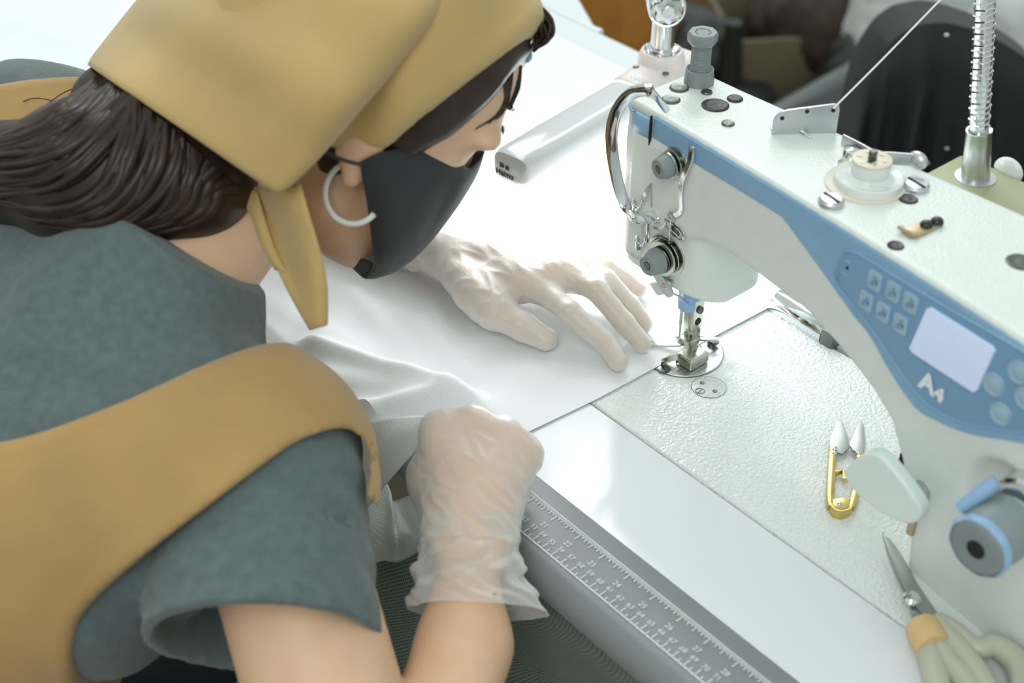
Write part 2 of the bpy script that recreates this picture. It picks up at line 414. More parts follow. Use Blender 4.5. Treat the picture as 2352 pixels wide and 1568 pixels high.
def raw_mesh(name, parts, mats, parent=None, sharp=None):
    """parts: list of (pos, faces[, material index]) joined in one mesh object"""
    vs, fs, mi, off = [], [], [], 0
    for p in parts:
        pos, q = p[0], p[1]; vs.append(np.asarray(pos, float)); fs += (np.asarray(q) + off).tolist(); mi += [p[2] if len(p) > 2 else 0] * len(q); off += len(pos)
    me = bpy.data.meshes.new(name); me.from_pydata(np.concatenate(vs).tolist(), [], fs); me.update()
    me.polygons.foreach_set('material_index', mi); me.polygons.foreach_set('use_smooth', [True] * len(me.polygons))
    o = bpy.data.objects.new(name, me); COL.objects.link(o)
    for m in (mats if isinstance(mats, (list, tuple)) else [mats]): me.materials.append(M[m])
    if parent: o.parent = parent; o.matrix_parent_inverse = Matrix.Translation(world_loc(parent)).inverted()
    return o
def poly_sdf(px, py, poly):
    """signed distance to a polygon, numpy broadcast"""
    poly = np.array(poly, float); d = None; sgn = None
    for i in range(len(poly)):
        a, b = poly[i], poly[(i + 1) % len(poly)]; e = b - a; wx, wy = px - a[0], py - a[1]
        t = np.clip((wx * e[0] + wy * e[1]) / max(e @ e, 1e-12), 0, 1); q = (wx - e[0] * t) ** 2 + (wy - e[1] * t) ** 2
        c1 = py >= a[1]; c2 = py < b[1]; c3 = e[0] * wy > e[1] * wx
        fl = (c1 & c2 & c3) | (~c1 & ~c2 & ~c3)
        d = q if d is None else np.minimum(d, q); sgn = fl if sgn is None else sgn ^ fl
    return np.where(sgn, -1, 1) * np.sqrt(d)
def crv(pts, sub=6, closed=False):
    A = np.array(pts, float); N = len(A); out = []
    for i in range(N if closed else N - 1):
        p0 = A[(i - 1) % N] if closed or i > 0 else A[0]; p1 = A[i]; p2 = A[(i + 1) % N]; p3 = A[(i + 2) % N] if closed or i + 2 < N else A[-1]
        for k in range(sub):
            t = k / sub; out.append(.5 * (2 * p1 + (-p0 + p2) * t + (2 * p0 - 5 * p1 + 4 * p2 - p3) * t * t + (-p0 + 3 * p1 - 3 * p2 + p3) * t ** 3))
    if not closed: out.append(A[-1])
    return np.array(out)
# ================================================================== room
b = MB(); b.box((-.3, .6, -.775), (7.5, 7.5, .05)); fl = b.build('floor', 'floor_brown', smooth=False); fl['kind'] = 'structure'
# ================================================================== sewing table
BX0, BX1, BY0, BY1 = -.205, .415, -.1072, .1045        # cut-out for the machine bed
EDGE_Y = -.196
table = empty('sewing_table', (0, .05, -.75), 'white laminated sewing table with grey ruler edge carrying the sewing machine', 'table')
b = MB(); TX0, TX1, TY1 = -1.75, .95, .376
b.box(((TX0 + TX1) / 2, (EDGE_Y + BY0) / 2, -.02), (TX1 - TX0, BY0 - EDGE_Y, .04))
b.box(((TX0 + TX1) / 2, (TY1 + BY1) / 2, -.02), (TX1 - TX0, TY1 - BY1, .04))
b.box(((TX0 + BX0) / 2, (BY0 + BY1) / 2, -.02), (BX0 - TX0, BY1 - BY0, .04)); b.box(((TX1 + BX1) / 2, (BY0 + BY1) / 2, -.02), (TX1 - BX1, BY1 - BY0, .04))
b.build('table_top', 'table_white', table, smooth=False)
b = MB(); t_ = .0012
b.box(((BX0 + BX1) / 2, BY0 + t_ / 2, -.0225), (BX1 - BX0, t_, .037)); b.box(((BX0 + BX1) / 2, BY1 - t_ / 2, -.0225), (BX1 - BX0, t_, .037))
b.box((BX0 + t_ / 2, (BY0 + BY1) / 2, -.0225), (t_, BY1 - BY0 - .003, .037)); b.box((BX1 - t_ / 2, (BY0 + BY1) / 2, -.0225), (t_, BY1 - BY0 - .003, .037))
b.build('cutout_edge', 'chipboard', table, smooth=False)['label'] = 'tan raw board edge of the cut-out around the machine bed'
# rounded soft grey edge, swept along the table front
prof = [(EDGE_Y, -.04), (EDGE_Y, .0006), (EDGE_Y - .0015, .0012), (-.2475, .0012)]
for k in range(1, 11):
    a = k / 10 * 1.5; prof.append((-.2475 - .0175 * math.sin(a), .0012 - .0175 * (1 - math.cos(a))))
prof += [(-.260, -.0175), (-.24, -.0185), (-.2, -.04)]
def on_edge(y):   # height of the strip at y
    return .0012 if y >= -.25 else .0012 - .031 * (1 - math.cos(math.asin(min(1, (-.25 - y) / .031))))
S = np.array([[(x, y, z) for (y, z) in prof] for x in np.linspace(TX0, TX1, 40)]); edge = net_mesh('edge_strip', S, 'grey_strip', table)
b = MB(); LIFT = .0017
def mark(x0, y0, x1, y1): b._new([(x0, y0, LIFT), (x1, y0, LIFT), (x1, y1, LIFT), (x0, y1, LIFT)], [(0, 1, 2, 3)])
X53, YC, YI = .0841, -.2440, -.2115
mark(X53 - .65, YC - .0006, X53 + .42, YC + .0006); mark(X53 - .65, YI - .0006, X53 + .42, YI + .0006)
for cmv in range(-12, 95):
    x = X53 + (cmv - 53) * .01
    mark(x - .0004, YC, x + .0004, YC + .0068); mark(x + .0046, YC, x + .0054, YC + .0036)
    text_mb(b, str(cmv), (x + .0008, YC + .0098, LIFT), (1, 0, 0), (0, 1, 0), .0058) if 44 <= cmv <= 80 else None
for i in range(0, 40):
    x = X53 + (i * 2.54 - 53) * .01
    for k in range(16):
        L = .0088 if k == 0 else (.0066 if k == 8 else (.0052 if k % 4 == 0 else (.0042 if k % 2 == 0 else .0030)))
        xx = x + k * .0254 / 16; mark(xx - .0004, YI - L, xx + .0004, YI)
    text_mb(b, str(i), (x + .0006, YI - .0158, LIFT), (1, 0, 0), (0, 1, 0), .0062) if 18 <= i <= 31 else None
b.build('ruler_scale', 'ruler_white', table, smooth=False)['label'] = 'white inch and centimetre ruler printed on the grey edge'
for lx in (-1.6, .85):
    for ly in (-.2, .3):
        b = MB(); b.box((lx, ly, -.395), (.05, .05, .71), .004); b.build('leg', 'grey_metal', table)
# ================================================================== sewing machine
mach = empty('sewing_machine', (.1, 0, 0), 'white and blue industrial sewing machine with control screen on the table', 'sewing machine')
b = MB(); b.box(((-.2025 + .4125) / 2, (-.1045 + .1015) / 2, -.02), (.615, .206, .04), .0028, seg=3); b.build('bed', 'bed_paint', mach)
# --- casting: arm, column and head as one surface
pix = lambda pts: [tuple(onf(u, v)[[0, 2]]) for u, v in pts]
arm_low = [(p[0], p[1]) for p in pix([(1730, 625), (1850, 716), (1933, 806), (2000, 893), (2045, 968), (2068, 1060), (2090, 1190)])]
outline = [(-.047, TOPZ), (-.047, .135), (.03, .14), (.07, .148)] + arm_low + [(.283, -.004), (.44, -.004), (.44, TOPZ + .001)]
outline = [tuple(p) for p in outline]
g = SDF((-.06, -.095, -.006), (.455, .085, .236), .0016)
xx, zz = g.ax[0][:, None], g.ax[2][None, :]
d2 = poly_sdf(xx, zz, outline)[:, None, :]
yf = yfront(g.ax[0]); yb = .0485 + .03 * np.clip(g.ax[0], 0, .45)
dy = np.maximum(yf[:, None] - g.ax[1][None, :], g.ax[1][None, :] - yb[:, None])[:, :, None]
r_ = .0045
wx, wy = d2 + r_, dy + r_
D = np.minimum(np.maximum(wx, wy), 0) + np.sqrt(np.maximum(wx, 0) ** 2 + np.maximum(wy, 0) ** 2) - r_
# head: rounded block hanging at the needle end
X, Y, Z = g.ax[0][:, None, None], g.ax[1][None, :, None], g.ax[2][None, None, :]
hy0, hy1, hx0, hx1 = -.0328, .050, -.047, .046
zb = .0705 + .018 * np.clip((.0 - Y) / .04, 0, 1)          # lower rim rises towards the seamstress
cr_ = .021
qx = np.abs(X - (hx0 + hx1) / 2) - (hx1 - hx0) / 2 + cr_; qy = np.abs(Y - (hy0 + hy1) / 2) - (hy1 - hy0) / 2 + cr_
dh = np.minimum(np.maximum(qx, qy), 0) + np.sqrt(np.maximum(qx, 0) ** 2 + np.maximum(qy, 0) ** 2) - cr_
dv = np.maximum(zb - Z, Z - .2)
wx, wy = dh + .003, dv + .003
H = np.minimum(np.maximum(wx, wy), 0) + np.sqrt(np.maximum(wx, 0) ** 2 + np.maximum(wy, 0) ** 2) - .003
k = .010; h = np.maximum(k - np.abs(D - H), 0) / k; D = np.minimum(D, H) - h * h * k * .25
# hollow around the stitch dial
dc = onf(2300, 1130, 0)
hol = np.sqrt((X - dc[0]) ** 2 + (Y - (yfront(dc[0]) - .006)) ** 2 * 1.6 + (Z - dc[2] + .008) ** 2) - .030
k = .006; h = np.maximum(k - np.abs(D + hol), 0) / k; D = np.maximum(D, -hol) + h * h * k * .25
pos, q = nets(D.astype(np.float32), g.lo, g.h); pos = relax(pos, q, 2, .5)
raw_mesh('body_casting', [(pos, q)], 'machine_paint', mach)
# parting line of the head's lower cover
# --- face plate at the needle end, wrapping round the rounded corner
pc = crv([(-.0185, -.0322), (-.030, -.0327), (-.041, -.0300), (-.0487, -.022), (-.0505, -.010), (-.0505, .02), (-.0505, .044)], 5)
zs = [.094, .1, .13, .16, .19, .2035, .2037, .212, .2180, .2192]
vs, q, mi = [], [], []
for j, z in enumerate(zs):
    ins = .003 if j == len(zs) - 1 else (.0005 if j == len(zs) - 2 else 0)
    for i in range(len(pc)):
        t = pc[min(i + 1, len(pc) - 1)] - pc[max(i - 1, 0)]; nrm = np.array([t[1], -t[0]]) / np.linalg.norm(t)
        nrm = -nrm if nrm[1] > 0 and i < 8 else nrm
        o_ = .0012 - ins; vs.append((pc[i][0] + nrm[0] * o_, pc[i][1] + nrm[1] * o_ if i < len(pc) else 0, z))
n_ = len(pc); qa, qb = [], []
for j in range(len(zs) - 1):
    for i in range(n_ - 1): (qb if zs[j] >= .2036 else qa).append((j * n_ + i, j * n_ + i + 1, (j + 1) * n_ + i + 1, (j + 1) * n_ + i))
fp = raw_mesh('face_plate', [(np.array(vs), qa, 0), (np.array(vs), qb, 1)], ['machine_paint', 'blue_plastic'], mach)
md = fp.modifiers.new('thickness', 'SOLIDIFY'); md.thickness = .0015; md.offset = 0
b = MB(); b.box((-.0168, -.0334, .182), (.0013, .0016, .082)); b.build('face_plate_groove', 'dark_hole', mach)
# --- blue front panel
bl = crv(np.array([(-.0158, .2035), (.02, .204), (.075, .2045), (.115, .2046)] + pix([(1800, 500), (1842, 556), (1888, 619), (1958, 717), (2000, 770), (2045, 850), (2101, 931), (2150, 963), (2230, 995), (2352, 1017)]) + [(.40, .182)]), 6)
bl = bl[np.concatenate([[True], np.diff(np.maximum.accumulate(bl[:, 0])) > 1e-5])]
xs = np.linspace(-.0158, .40, 170); zb_ = np.interp(xs, bl[:, 0], bl[:, 1])
rows = []
for f_, o_ in ((0, .0004), (0, -.0007), (.0, -.0009), (.25, -.0009), (.5, -.0009), (.75, -.0009), (.97, -.0009), (1.0, -.0004), (1.0, .0012)):
    rows.append([(x, yfront(x) + o_, z0 + (.2215 - z0) * f_ + (.0016 if o_ > .001 else 0)) for x, z0 in zip(xs, zb_)])
panel = net_mesh('control_panel', np.array(rows), 'blue_plastic', mach)
def front_prism(poly_px, thick, off, name, m, parent, bev=.0005, xz=None):
    """polygon on the machine front: photo outline laid on the curved front, raised by off + thick"""
    P = xz or pix(poly_px); c = np.mean(np.array(P), 0); mb = MB()
    sl = -.07 - .22 * c[0]; ex = Vector((1, sl, 0)).normalized()
    mb.prism([((p[0] - c[0]), p[1] - c[1]) for p in P], thick + .004, (c[0], yfront(c[0]) - off + .004, c[1]), ex, (0, 0, 1), bev)
    return mb.build(name, m, parent) if name else mb
def rrect(c, w, h, r, sk=0.0):
    out = []
    for sx, sy, a0 in ((1, 1, 0), (-1, 1, 90), (-1, -1, 180), (1, -1, 270)):
        for k in range(4):
            a = math.radians(a0 + k * 30); out.append((c[0] + sx * (w / 2 - r) + r * math.cos(a), c[1] + sy * (h / 2 - r) + r * math.sin(a)))
    return [(x + sk * (y - c[1]), y) for x, y in out]
ov = crv(np.array(pix([(1924, 606), (1936, 584), (1966, 577), (2060, 634), (2200, 718), (2420, 852), (2440, 960), (2380, 992), (2240, 974), (2160, 945), (2112, 905), (2062, 838), (2010, 760), (1955, 690), (1920, 640)])), 4, True)
# overlay follows the bulging front: a fan of thin strips
xs_ = np.linspace(ov[:, 0].min() + .0003, ov[:, 0].max() - .0003, 60); rows = [[], [], [], [], [], []]
for x in xs_:
    zc = []
    for i in range(len(ov)):
        a, c_ = ov[i], ov[(i + 1) % len(ov)]
        if (a[0] - x) * (c_[0] - x) < 0: zc.append(a[1] + (c_[1] - a[1]) * (x - a[0]) / (c_[0] - a[0]))
    z0, z1 = min(zc), max(zc)
    for rI, (f_, o_) in enumerate(((0, -.0005), (.0, -.0014), (.02, -.0017), (.98, -.0017), (1, -.0014), (1, -.0005))): rows[rI].append((x, yfront(x) + o_, z0 + (z1 - z0) * f_))
net_mesh('keypad_overlay', np.array(rows), 'blue_overlay', panel)
b = MB(); b.tube([(p[0], yfront(p[0]) - .0013, p[1]) for p in ov[::2]], .0009, 6, closed=True, sub=3); b.build('keypad_rim', 'blue_plastic', panel)
front_prism([(2136, 706), (2144, 703), (2287, 793), (2293, 803), (2253, 893), (2244, 898), (2103, 806), (2096, 796)], .0012, .0022, 'screen', 'screen', panel, .0004)
for (u, v) in ((2016, 643), (2058, 668), (2098, 694), (1996, 689), (2035, 715), (2075, 742)):
    c = pix([(u, v)])[0]; kb = front_prism(None, .001, .0021, 'button', 'blue_key', panel, .0005, xz=rrect(c, .0115, .0135, .0022, -.05))
    b = MB()
    for dx, dz, w, h_ in ((0, 0, .0052, .0012), (0, .0022, .0012, .004), (-.002, -.0025, .0036, .0012), (.002, .0005, .001, .006)):
        b.box((c[0] + dx, yfront(c[0]) - .0035, c[1] + dz), (w, .0006, h_))
    b.build('button_symbol', 'blue_overlay', kb)
for (u, v) in ((2288, 880), (2346, 852), (2304, 947), (2362, 912)):
    c = pix([(u, v)])[0]; o = (c[0], yfront(c[0]) - .0012, c[1])
    b = MB(); b.lathe(o, (0, -1, 0), [(0, .0078), (.0012, .0078), (.0018, .0072), (.0012, .0060), (.0011, .0055), (.0018, .0045), (.0021, .001)], 28); kb = b.build('round_button', 'blue_key', panel)
c = pix([(1950, 613)])[0]; b = MB(); b.lathe((c[0], yfront(c[0]) - .0008, c[1]), (0, -1, 0), [(0, .0013), (.0012, .0013)], 14); b.build('indicator_hole', 'dark_hole', panel)
b = MB()
for dx, dz in ((0, .005), (.005, .001), (-.0015, -.0052)): b.box((c[0] + dx, yfront(c[0]) - .0018, c[1] + dz), (.0042, .0006, .0012))
b.build('indicator_print', 'blue_key', panel)
c = pix([(2140, 884)])[0]; b = MB()
text_mb(b, 'A', (c[0] - .002, yfront(c[0]) - .0022, c[1] + .001), (1, -.13, 0), (0, 0, 1), .0185, bold=.0009); text_mb(b, '4', (c[0] + .0085, yfront(c[0]) - .0034, c[1] - .0012), (1, -.13, 0), (0, 0, 1), .0135, bold=.0009)
b.build('model_lettering', 'white_print', panel, smooth=False)
# --- top of the arm
def onTop(u, v, z=TOPZ): return onz(u, v, z)
def top_plug(u, v, r, m='black_rubber', rough=True, name='rubber_plug', h=.0016):
    p = onTop(u, v); b = MB(); b.lathe((p[0], p[1], TOPZ - .0008), (0, 0, 1), [(0, r), (.0008 + h * .5, r), (.0008 + h, r * .86), (.0008 + h * .7, r * .55), (.0008 + h * .9, r * .2)], 24); return b.build(name, m, mach)
top_plug(1560, 203, .0075, 'dark_steel'); top_plug(1541, 230, .0072, 'dark_steel'); top_plug(1623, 213, .0045, 'dark_steel'); top_plug(1688, 228, .0062)
top_plug(1643, 243, .0105); top_plug(1672, 285, .0050, 'dark_steel'); top_plug(2086, 459, .0066); top_plug(2057, 566, .0056); top_plug(2345, 604, .0098, 'dark_steel')
p = onTop(1605, 190); b = MB()
b.lathe((p[0], p[1], TOPZ - .001), (0, 0, 1), [(0, .0118), (.004, .0116), (.013, .0108), (.0134, .0100), (.0118, .0088), (.011, .0078)], 28); post = b.build('adjusting_post', 'grey_plastic', mach)
b = MB(); prof = [(.010, .0072)]
for k in range(16): prof += [(.0115 + k * .00125, .0078), (.0121 + k * .00125, .0072)]
prof += [(.032, .0072), (.032, .0082), (.034, .0090)]
b.lathe((p[0], p[1], TOPZ), (0, 0, 1), prof, 24); b.build('threaded_stem', 'grey_plastic', post)
b = MB(); b.lathe((p[0], p[1], TOPZ + .033), (0, 0, 1), [(0, .0102), (.002, .0116), (.0075, .0118), (.0095, .0108), (.0098, .0075), (.0092, .0062), (.006, .006)], 8); b.build('hex_cap', 'grey_plastic', post)
b = MB(); b.lathe((p[0], p[1], TOPZ + .0405), (0, 0, 1), [(0, .0058), (.0015, .0058)], 6); b.build('cap_socket', 'dark_steel', post)
# thread guide plate standing on the arm
a, c = onTop(1771, 307), onTop(1919, 303); ex = Vector(c - a); L = ex.length; ex.normalize()
b = MB(); outl = [(0, 0), (0, .008)] + [(.012 - .012 * math.cos(t), .010 + .010 * math.sin(t)) for t in (.3, .7, 1.1, 1.5)] + [(L - .004, .0235), (L - .001, .0225), (L, .019), (L, 0)]
b.prism(outl, .0022, a, ex, (0, 0, 1), .0004)
nrm = ex.cross(Vector((0, 0, 1)))
b.box(Vector(a) + ex * (L / 2) - nrm * .004 + Vector((0, 0, .0006)), (L * .96, .008, .0014), .0004, Matrix((ex, nrm * -1, Vector((0, 0, 1)))).transposed())
guide = b.build('thread_guide_plate', 'satin_steel', mach)
b = MB()
for f_, hh in ((.13, .0135), (.50, .0185), (.90, .0188)): b.lathe(Vector(a) + ex * (L * f_) + Vector((0, 0, hh)) + nrm * .0022, nrm, [(0, .0016), (.0004, .0016)], 12)
b.build('guide_hole', 'dark_hole', guide)
b = MB(); b.ball(Vector(a) + ex * (L * .46) + nrm * .0025 + Vector((0, 0, .0012)), (.009, .0018, .0022), 14); b.build('guide_screw', 'chrome', guide)
# bobbin winder
wc = onTop(1985, 430); bc = onTop(1993, 425)
b = MB(); b.lathe((wc[0] - .002, wc[1] + .003, TOPZ - .0005), (0, 0, 1), [(0, .0275), (.002, .0275), (.0026, .0266)], 40); win = b.build('bobbin_winder', 'cream_plastic', mach)
for cc in win.data.materials: pass
b = MB(); b.lathe((bc[0], bc[1] , TOPZ + .001), (0, 0, 1), [(0, .0240), (.0062, .0236), (.0070, .0226), (.0060, .0205), (.0052, .0175), (.0072, .0155), (.0088, .0140)], 40); b.build('winder_wheel', 'white_plastic', win)
b = MB(); b.lathe((bc[0], bc[1], TOPZ + .009), (0, 0, 1), [(0, .0128), (.001, .0132), (.0100, .0132), (.0108, .0126)], 36); bob = b.build('bobbin', 'white_plastic', win)
b = MB(); b.lathe((bc[0], bc[1], TOPZ + .0192), (0, 0, 1), [(0, .0136), (.0014, .0136), (.0018, .0128), (.0012, .006), (.0012, .0045)], 36)
fl_ = b.build('bobbin_flange', 'cream_plastic', bob)
b = MB()
for k in range(6): b.lathe((bc[0] + .0092 * math.cos(k * 1.047 + .4), bc[1] + .0092 * math.sin(k * 1.047 + .4), TOPZ + .0203), (0, 0, 1), [(0, .0017), (.0008, .0017)], 10)
b.build('flange_hole', 'tan_metal', bob)
b = MB(); b.lathe((bc[0], bc[1], TOPZ + .018), (0, 0, 1), [(0, .0030), (.008, .0030), (.0088, .0022)], 16); b.box((bc[0] + .002, bc[1] - .003, TOPZ + .0195), (.003, .006, .004)); b.build('winder_spindle', 'dark_steel', win)
la, lb, lc = onz(1935, 322, .236), onz(2010, 360, .236), onz(2108, 368, .236)
b = MB(); b.tube([la, (la + lb) / 2 + np.array([0, 0, .0]), lb, lb * .6 + lc * .4, lc], 0, 10, sub=6, flat=(.002, .0095, (0, 0, 1))); b.ball(lc, (.0078, .0048, .0065), 16); lev = b.build('winder_lever', 'satin_steel', win)
p = onz(1955, 362, .232); b = MB(); b.lathe((p[0], p[1], TOPZ), (0, 0, 1), [(0, .0088), (.002, .0088), (.0026, .006), (.005, .0056), (.008, .0058), (.0095, .0046), (.0135, .0044), (.0142, .002)], 20); b.build('winder_screw', 'chrome', win)
p = onz(1975, 348, .236); b = MB(); b.box((p[0], p[1], TOPZ + .006), (.022, .010, .014), .002, Matrix.Rotation(.55, 3, 'Z')); b.build('winder_latch', 'dark_steel', win)
def slot_screw(p, r, h, axis, name, m, parent, rot=.4):
    ax = Vector(axis).normalized(); b = MB(); b.lathe(p, ax, [(0, r), (h * .6, r), (h, r * .8), (h * 1.06, r * .3)], 22); s_ = b.build(name, m, parent)
    e1 = ax.orthogonal().normalized(); e2 = ax.cross(e1); d_ = e1 * math.cos(rot) + e2 * math.sin(rot); n2 = ax.cross(d_)
    b = MB(); b.box(Vector([float(c) for c in p]) + ax * (h * 1.05), (r * 1.7, r * .2, h * .15), 0, Matrix((d_, n2, ax)).transposed()); b.build('screw_slot', 'dark_hole', s_); return s_
p = onz(1910, 457, .229); slot_screw((p[0], p[1], TOPZ), .0088, .005, (0, 0, 1), 'winder_clamp_screw', 'satin_steel', win, 2.2)
p = onz(2105, 421, .229); slot_screw((p[0], p[1], TOPZ), .0092, .0045, (0, 0, 1), 'winder_clamp_screw', 'satin_steel', win, 2.2)
# thread cutter clip with two black screws
a, c = onTop(2080, 540), onTop(2148, 519); ex = Vector(c - a); L = ex.length; ex.normalize(); ey = Vector((0, 0, 1)).cross(ex)
b = MB(); b.prism([(-.002, -.005), (0, .005), (.006, .0042), (.014, .0058), (L + .003, .0045), (L + .003, -.0035), (.010, -.0065), (.003, -.0075)], .0016, Vector(a) + Vector((0, 0, .0012)), ex, ey, .0003); b.tube([Vector(a) - ex * .002 + ey * .0055 + Vector((0, 0, .004)), Vector(a) - ex * .0005 - ey * .001 + Vector((0, 0, .0035)), Vector(a) + ex * .002 - ey * .0075 + Vector((0, 0, .003))], .0016, 8); cut = b.build('thread_cutter', 'tan_metal', mach)
for f_ in (L - .008, L + .001):
    b = MB(); b.ball(Vector(a) + ex * f_ + Vector((0, 0, .003)), (.0044, .0044, .0034), 16); b.build('cutter_screw', 'black_rubber', cut)
# --- head front: guards, tensions, guides
def frontp(u, v, off=0.0): return onf(u, v, -off)
b = MB(); gp = [(1527, 248, .0), (1500, 215, .016), (1478, 207, .020), (1440, 222, .021), (1412, 268, .021), (1405, 330, .021), (1417, 410, .021), (1436, 470, .020), (1460, 499, .018), (1498, 500, .006), (1512, 500, -.001)]
gpts = []
for (u, v, o_) in gp:
    q_ = ony(u, v, -.0325 - o_); gpts.append(q_)
b.tube(gpts, 0, 12, sub=7, flat=(.0052, .0095, (-.5, -.3, .6))); b.build('finger_guard', 'chrome', mach)
def tension(u0, v0, u1, v1, rk, rk2, Lk, rd, name, knobm):
    a = frontp(u0, v0); ax = Vector((0, -1, 0)); root = None
    tip = ony(u1, v1, a[1] - Lk); ax = (Vector(tip) - Vector(a)).normalized(); ax = Vector((ax.x * .35, ax.y, ax.z * .35)).normalized()
    b = MB(); b.lathe(a, ax, [(-.002, rd * 1.12), (.002, rd * 1.12), (.0025, rd * .8), (.0040, rd * .55), (.0045, rd), (.0058, rd), (.0064, rd * .5), (.0075, rd * .5), (.0082, rd * .97), (.0095, rd * .95), (.0100, rd * .4)], 32); root = b.build(name, 'nickel', mach)
    b = MB(); sp = []
    for k in range(60):
        t = k / 59; an = t * 2 * math.pi * 3.5; e1 = ax.orthogonal().normalized(); e2 = ax.cross(e1); rr = rd * (.72 - .25 * t)
        sp.append(Vector(a) + ax * (.010 + t * (Lk * .34)) + e1 * rr * math.cos(an) + e2 * rr * math.sin(an))
    b.tube(sp, .0009, 6, smooth=False); b.lathe(a, ax, [(0, .003), (Lk * .7, .003)], 12); b.build('tension_spring', 'dark_steel', root)
    s0 = Lk * .50; b = MB(); b.lathe(a, ax, [(s0, rk * 1.0), (s0 + .0015, rk * 1.03), (s0 + Lk * .42, rk2), (s0 + Lk * .48, rk2 * .9), (s0 + Lk * .48, rk2 * .42), (s0 + Lk * .42, rk2 * .38)], 30); kn = b.build('tension_knob', knobm, root)
    b = MB(); b.lathe(Vector(a) + ax * (s0 + Lk * .43), ax, [(0, rk2 * .36), (Lk * .05, rk2 * .34), (Lk * .052, rk2 * .1)], 16); b.build('knob_pin', 'dark_steel', kn)
    return root
tension(1556, 371, 1500, 390, .0092, .0080, .019, .0108, 'pretension', 'grey_plastic')
tension(1537, 585, 1486, 612, .0105, .0088, .025, .0150, 'thread_tension', 'grey_plastic')
b = MB(); ct = frontp(1537, 585)
b.tube([(ct[0] + .017 * math.cos(t), ct[1] - .004, ct[2] + .017 * math.sin(t)) for t in np.linspace(2.9, 1.2, 8)], .0017, 8); b.build('check_spring', 'nickel', mach)
b = MB(); b.tube([frontp(1588, 337, .006), frontp(1583, 372, .008), frontp(1567, 412, .008), frontp(1563, 440, .005), frontp(1564, 476, .004), frontp(1560, 489, .004), frontp(1545, 497, .004), frontp(1535, 500, .003)], 0, 8, sub=5, flat=(.0042, .0011, (0, -1, 0))); b.tube([frontp(1592, 338, .006), frontp(1591, 360, .006), frontp(1590, 372, .003)], .0011, 8); wg = b.build('wire_thread_guide', 'chrome', mach)
p = frontp(1543, 497, .004); b = MB(); b.lathe(p, (0, -1, 0), [(0, .0040), (.0012, .0040), (.0016, .0022), (.0013, .0012)], 16); b.build('guide_eye', 'satin_steel', wg)
def ring(c, r, ax, rt, rx=1.0):
    ax = Vector(ax).normalized(); e1 = ax.orthogonal().normalized(); e2 = ax.cross(e1)
    return [Vector([float(x) for x in c]) + e1 * r * rx * math.cos(t) + e2 * r * math.sin(t) for t in np.linspace(0, 2 * math.pi, 14, endpoint=False)]
b = MB(); p = frontp(1515, 512, .006); b.tube(ring(p, .0052, (0, -.5, 1), 0), .0011, 8, closed=True, sub=3)
q_ = [frontp(u, v, .003) for u, v in ((1528, 503), (1545, 512), (1566, 530), (1571, 545), (1562, 548), (1545, 532), (1530, 518))]; b.tube(q_, .0010, 8, sub=5); eg = b.build('eyelet_guide', 'chrome', mach)
p = frontp(1553, 528, .0); slot_screw(p, .0052, .0028, (0, -1, 0), 'guide_screw', 'dark_steel', eg, 1.2)
for (u, v) in ((1464, 463), (1472, 549)):
    b = MB(); p = ony(u, v, -.036); b.tube(ring(p, .0062, (.1, -.45, 1), 0, .55), .0010, 8, closed=True, sub=3); b.tube([p + np.array([.006, .001, 0]), p + np.array([.004, .003, .014]), p + np.array([-.0005, .004, .026])], .0012, 8); b.tube([p + np.array([-.003, 0, -.001]), p + np.array([-.002, 0, -.010])], .0022, 8); b.build('needle_thread_guide', 'chrome', mach)
# take-up cover bracket on the face plate
b = MB(); P_ = [ony(u, v, -.0345) for u, v in ((1499, 418), (1488, 428), (1474, 448), (1480, 458), (1492, 462), (1499, 475))]; c = P_[0]; b.prism([(p[0] - c[0], p[2] - c[2]) for p in P_], .0018, c, (1, 0, 0), (0, 0, 1), .0003); tb = b.build('take_up_cover', 'satin_steel', mach)
p = ony(1482, 446, -.0363); b = MB(); b.lathe(p, (0, -1, 0), [(0, .0022), (.001, .0018)], 12); b.build('cover_screw', 'chrome', tb)
# thread holder disc below the tension
p = ony(1525, 648, -.036); b = MB(); ex = Vector((.78, 0, -.62)); ey = Vector((.62, 0, .78)); b.prism(rrect((0, 0), .026, .0105, .005), .0022, p, ex, ey, .0005); b.box(Vector(p) + Vector((.004, .004, .001)), (.008, .008, .006), .001); hd = b.build('thread_holder', 'satin_steel', mach)
b = MB(); b.lathe(Vector(p) + Vector((.002, -.0022, -.001)), (0, -1, 0), [(0, .0024), (.0008, .0020)], 14); b.build('holder_screw', 'tan_metal', hd)
p = ony(1505, 660, -.02); b = MB(); b.prism([(-.004, .004), (.006, -.003), (.0125, .001), (.012, .006), (.004, .008)], .004, p, (1, 0, 0), (0, 0, 1), .0005); b.build('lifting_tab', 'machine_paint', mach)
b = MB(); b.tube([ony(1535, 668, -.030), ony(1555, 678, -.026), ony(1572, 686, -.022), ony(1580, 692, -.02)], .0009, 8); b.tube([ony(1560, 678, -.02), ony(1560, 692, -.02), ony(1572, 696, -.02)], .0009, 8); b.build('thread_hook', 'chrome', mach)
# light-blue clip switch
p = ony(1587, 682, -.020); R_ = Matrix.Rotation(-.15, 3, 'Y') @ Matrix.Rotation(-.25, 3, 'Z')
b = MB(); b.box(Vector(p) + Vector((.0005, 0, .004)), (.0118, .010, .0135), .0022, R_, 3); b.box(Vector(p) + Vector((-.0025, -.001, -.0082)), (.0116, .0105, .0105), .0026, R_, 3); cl = b.build('touch_switch', 'light_blue_plastic', mach)
b = MB(); b.box(Vector(p) + Vector((.0005, .006, .0115)), (.003, .004, .004)); b.build('switch_stem', 'dark_hole', cl)
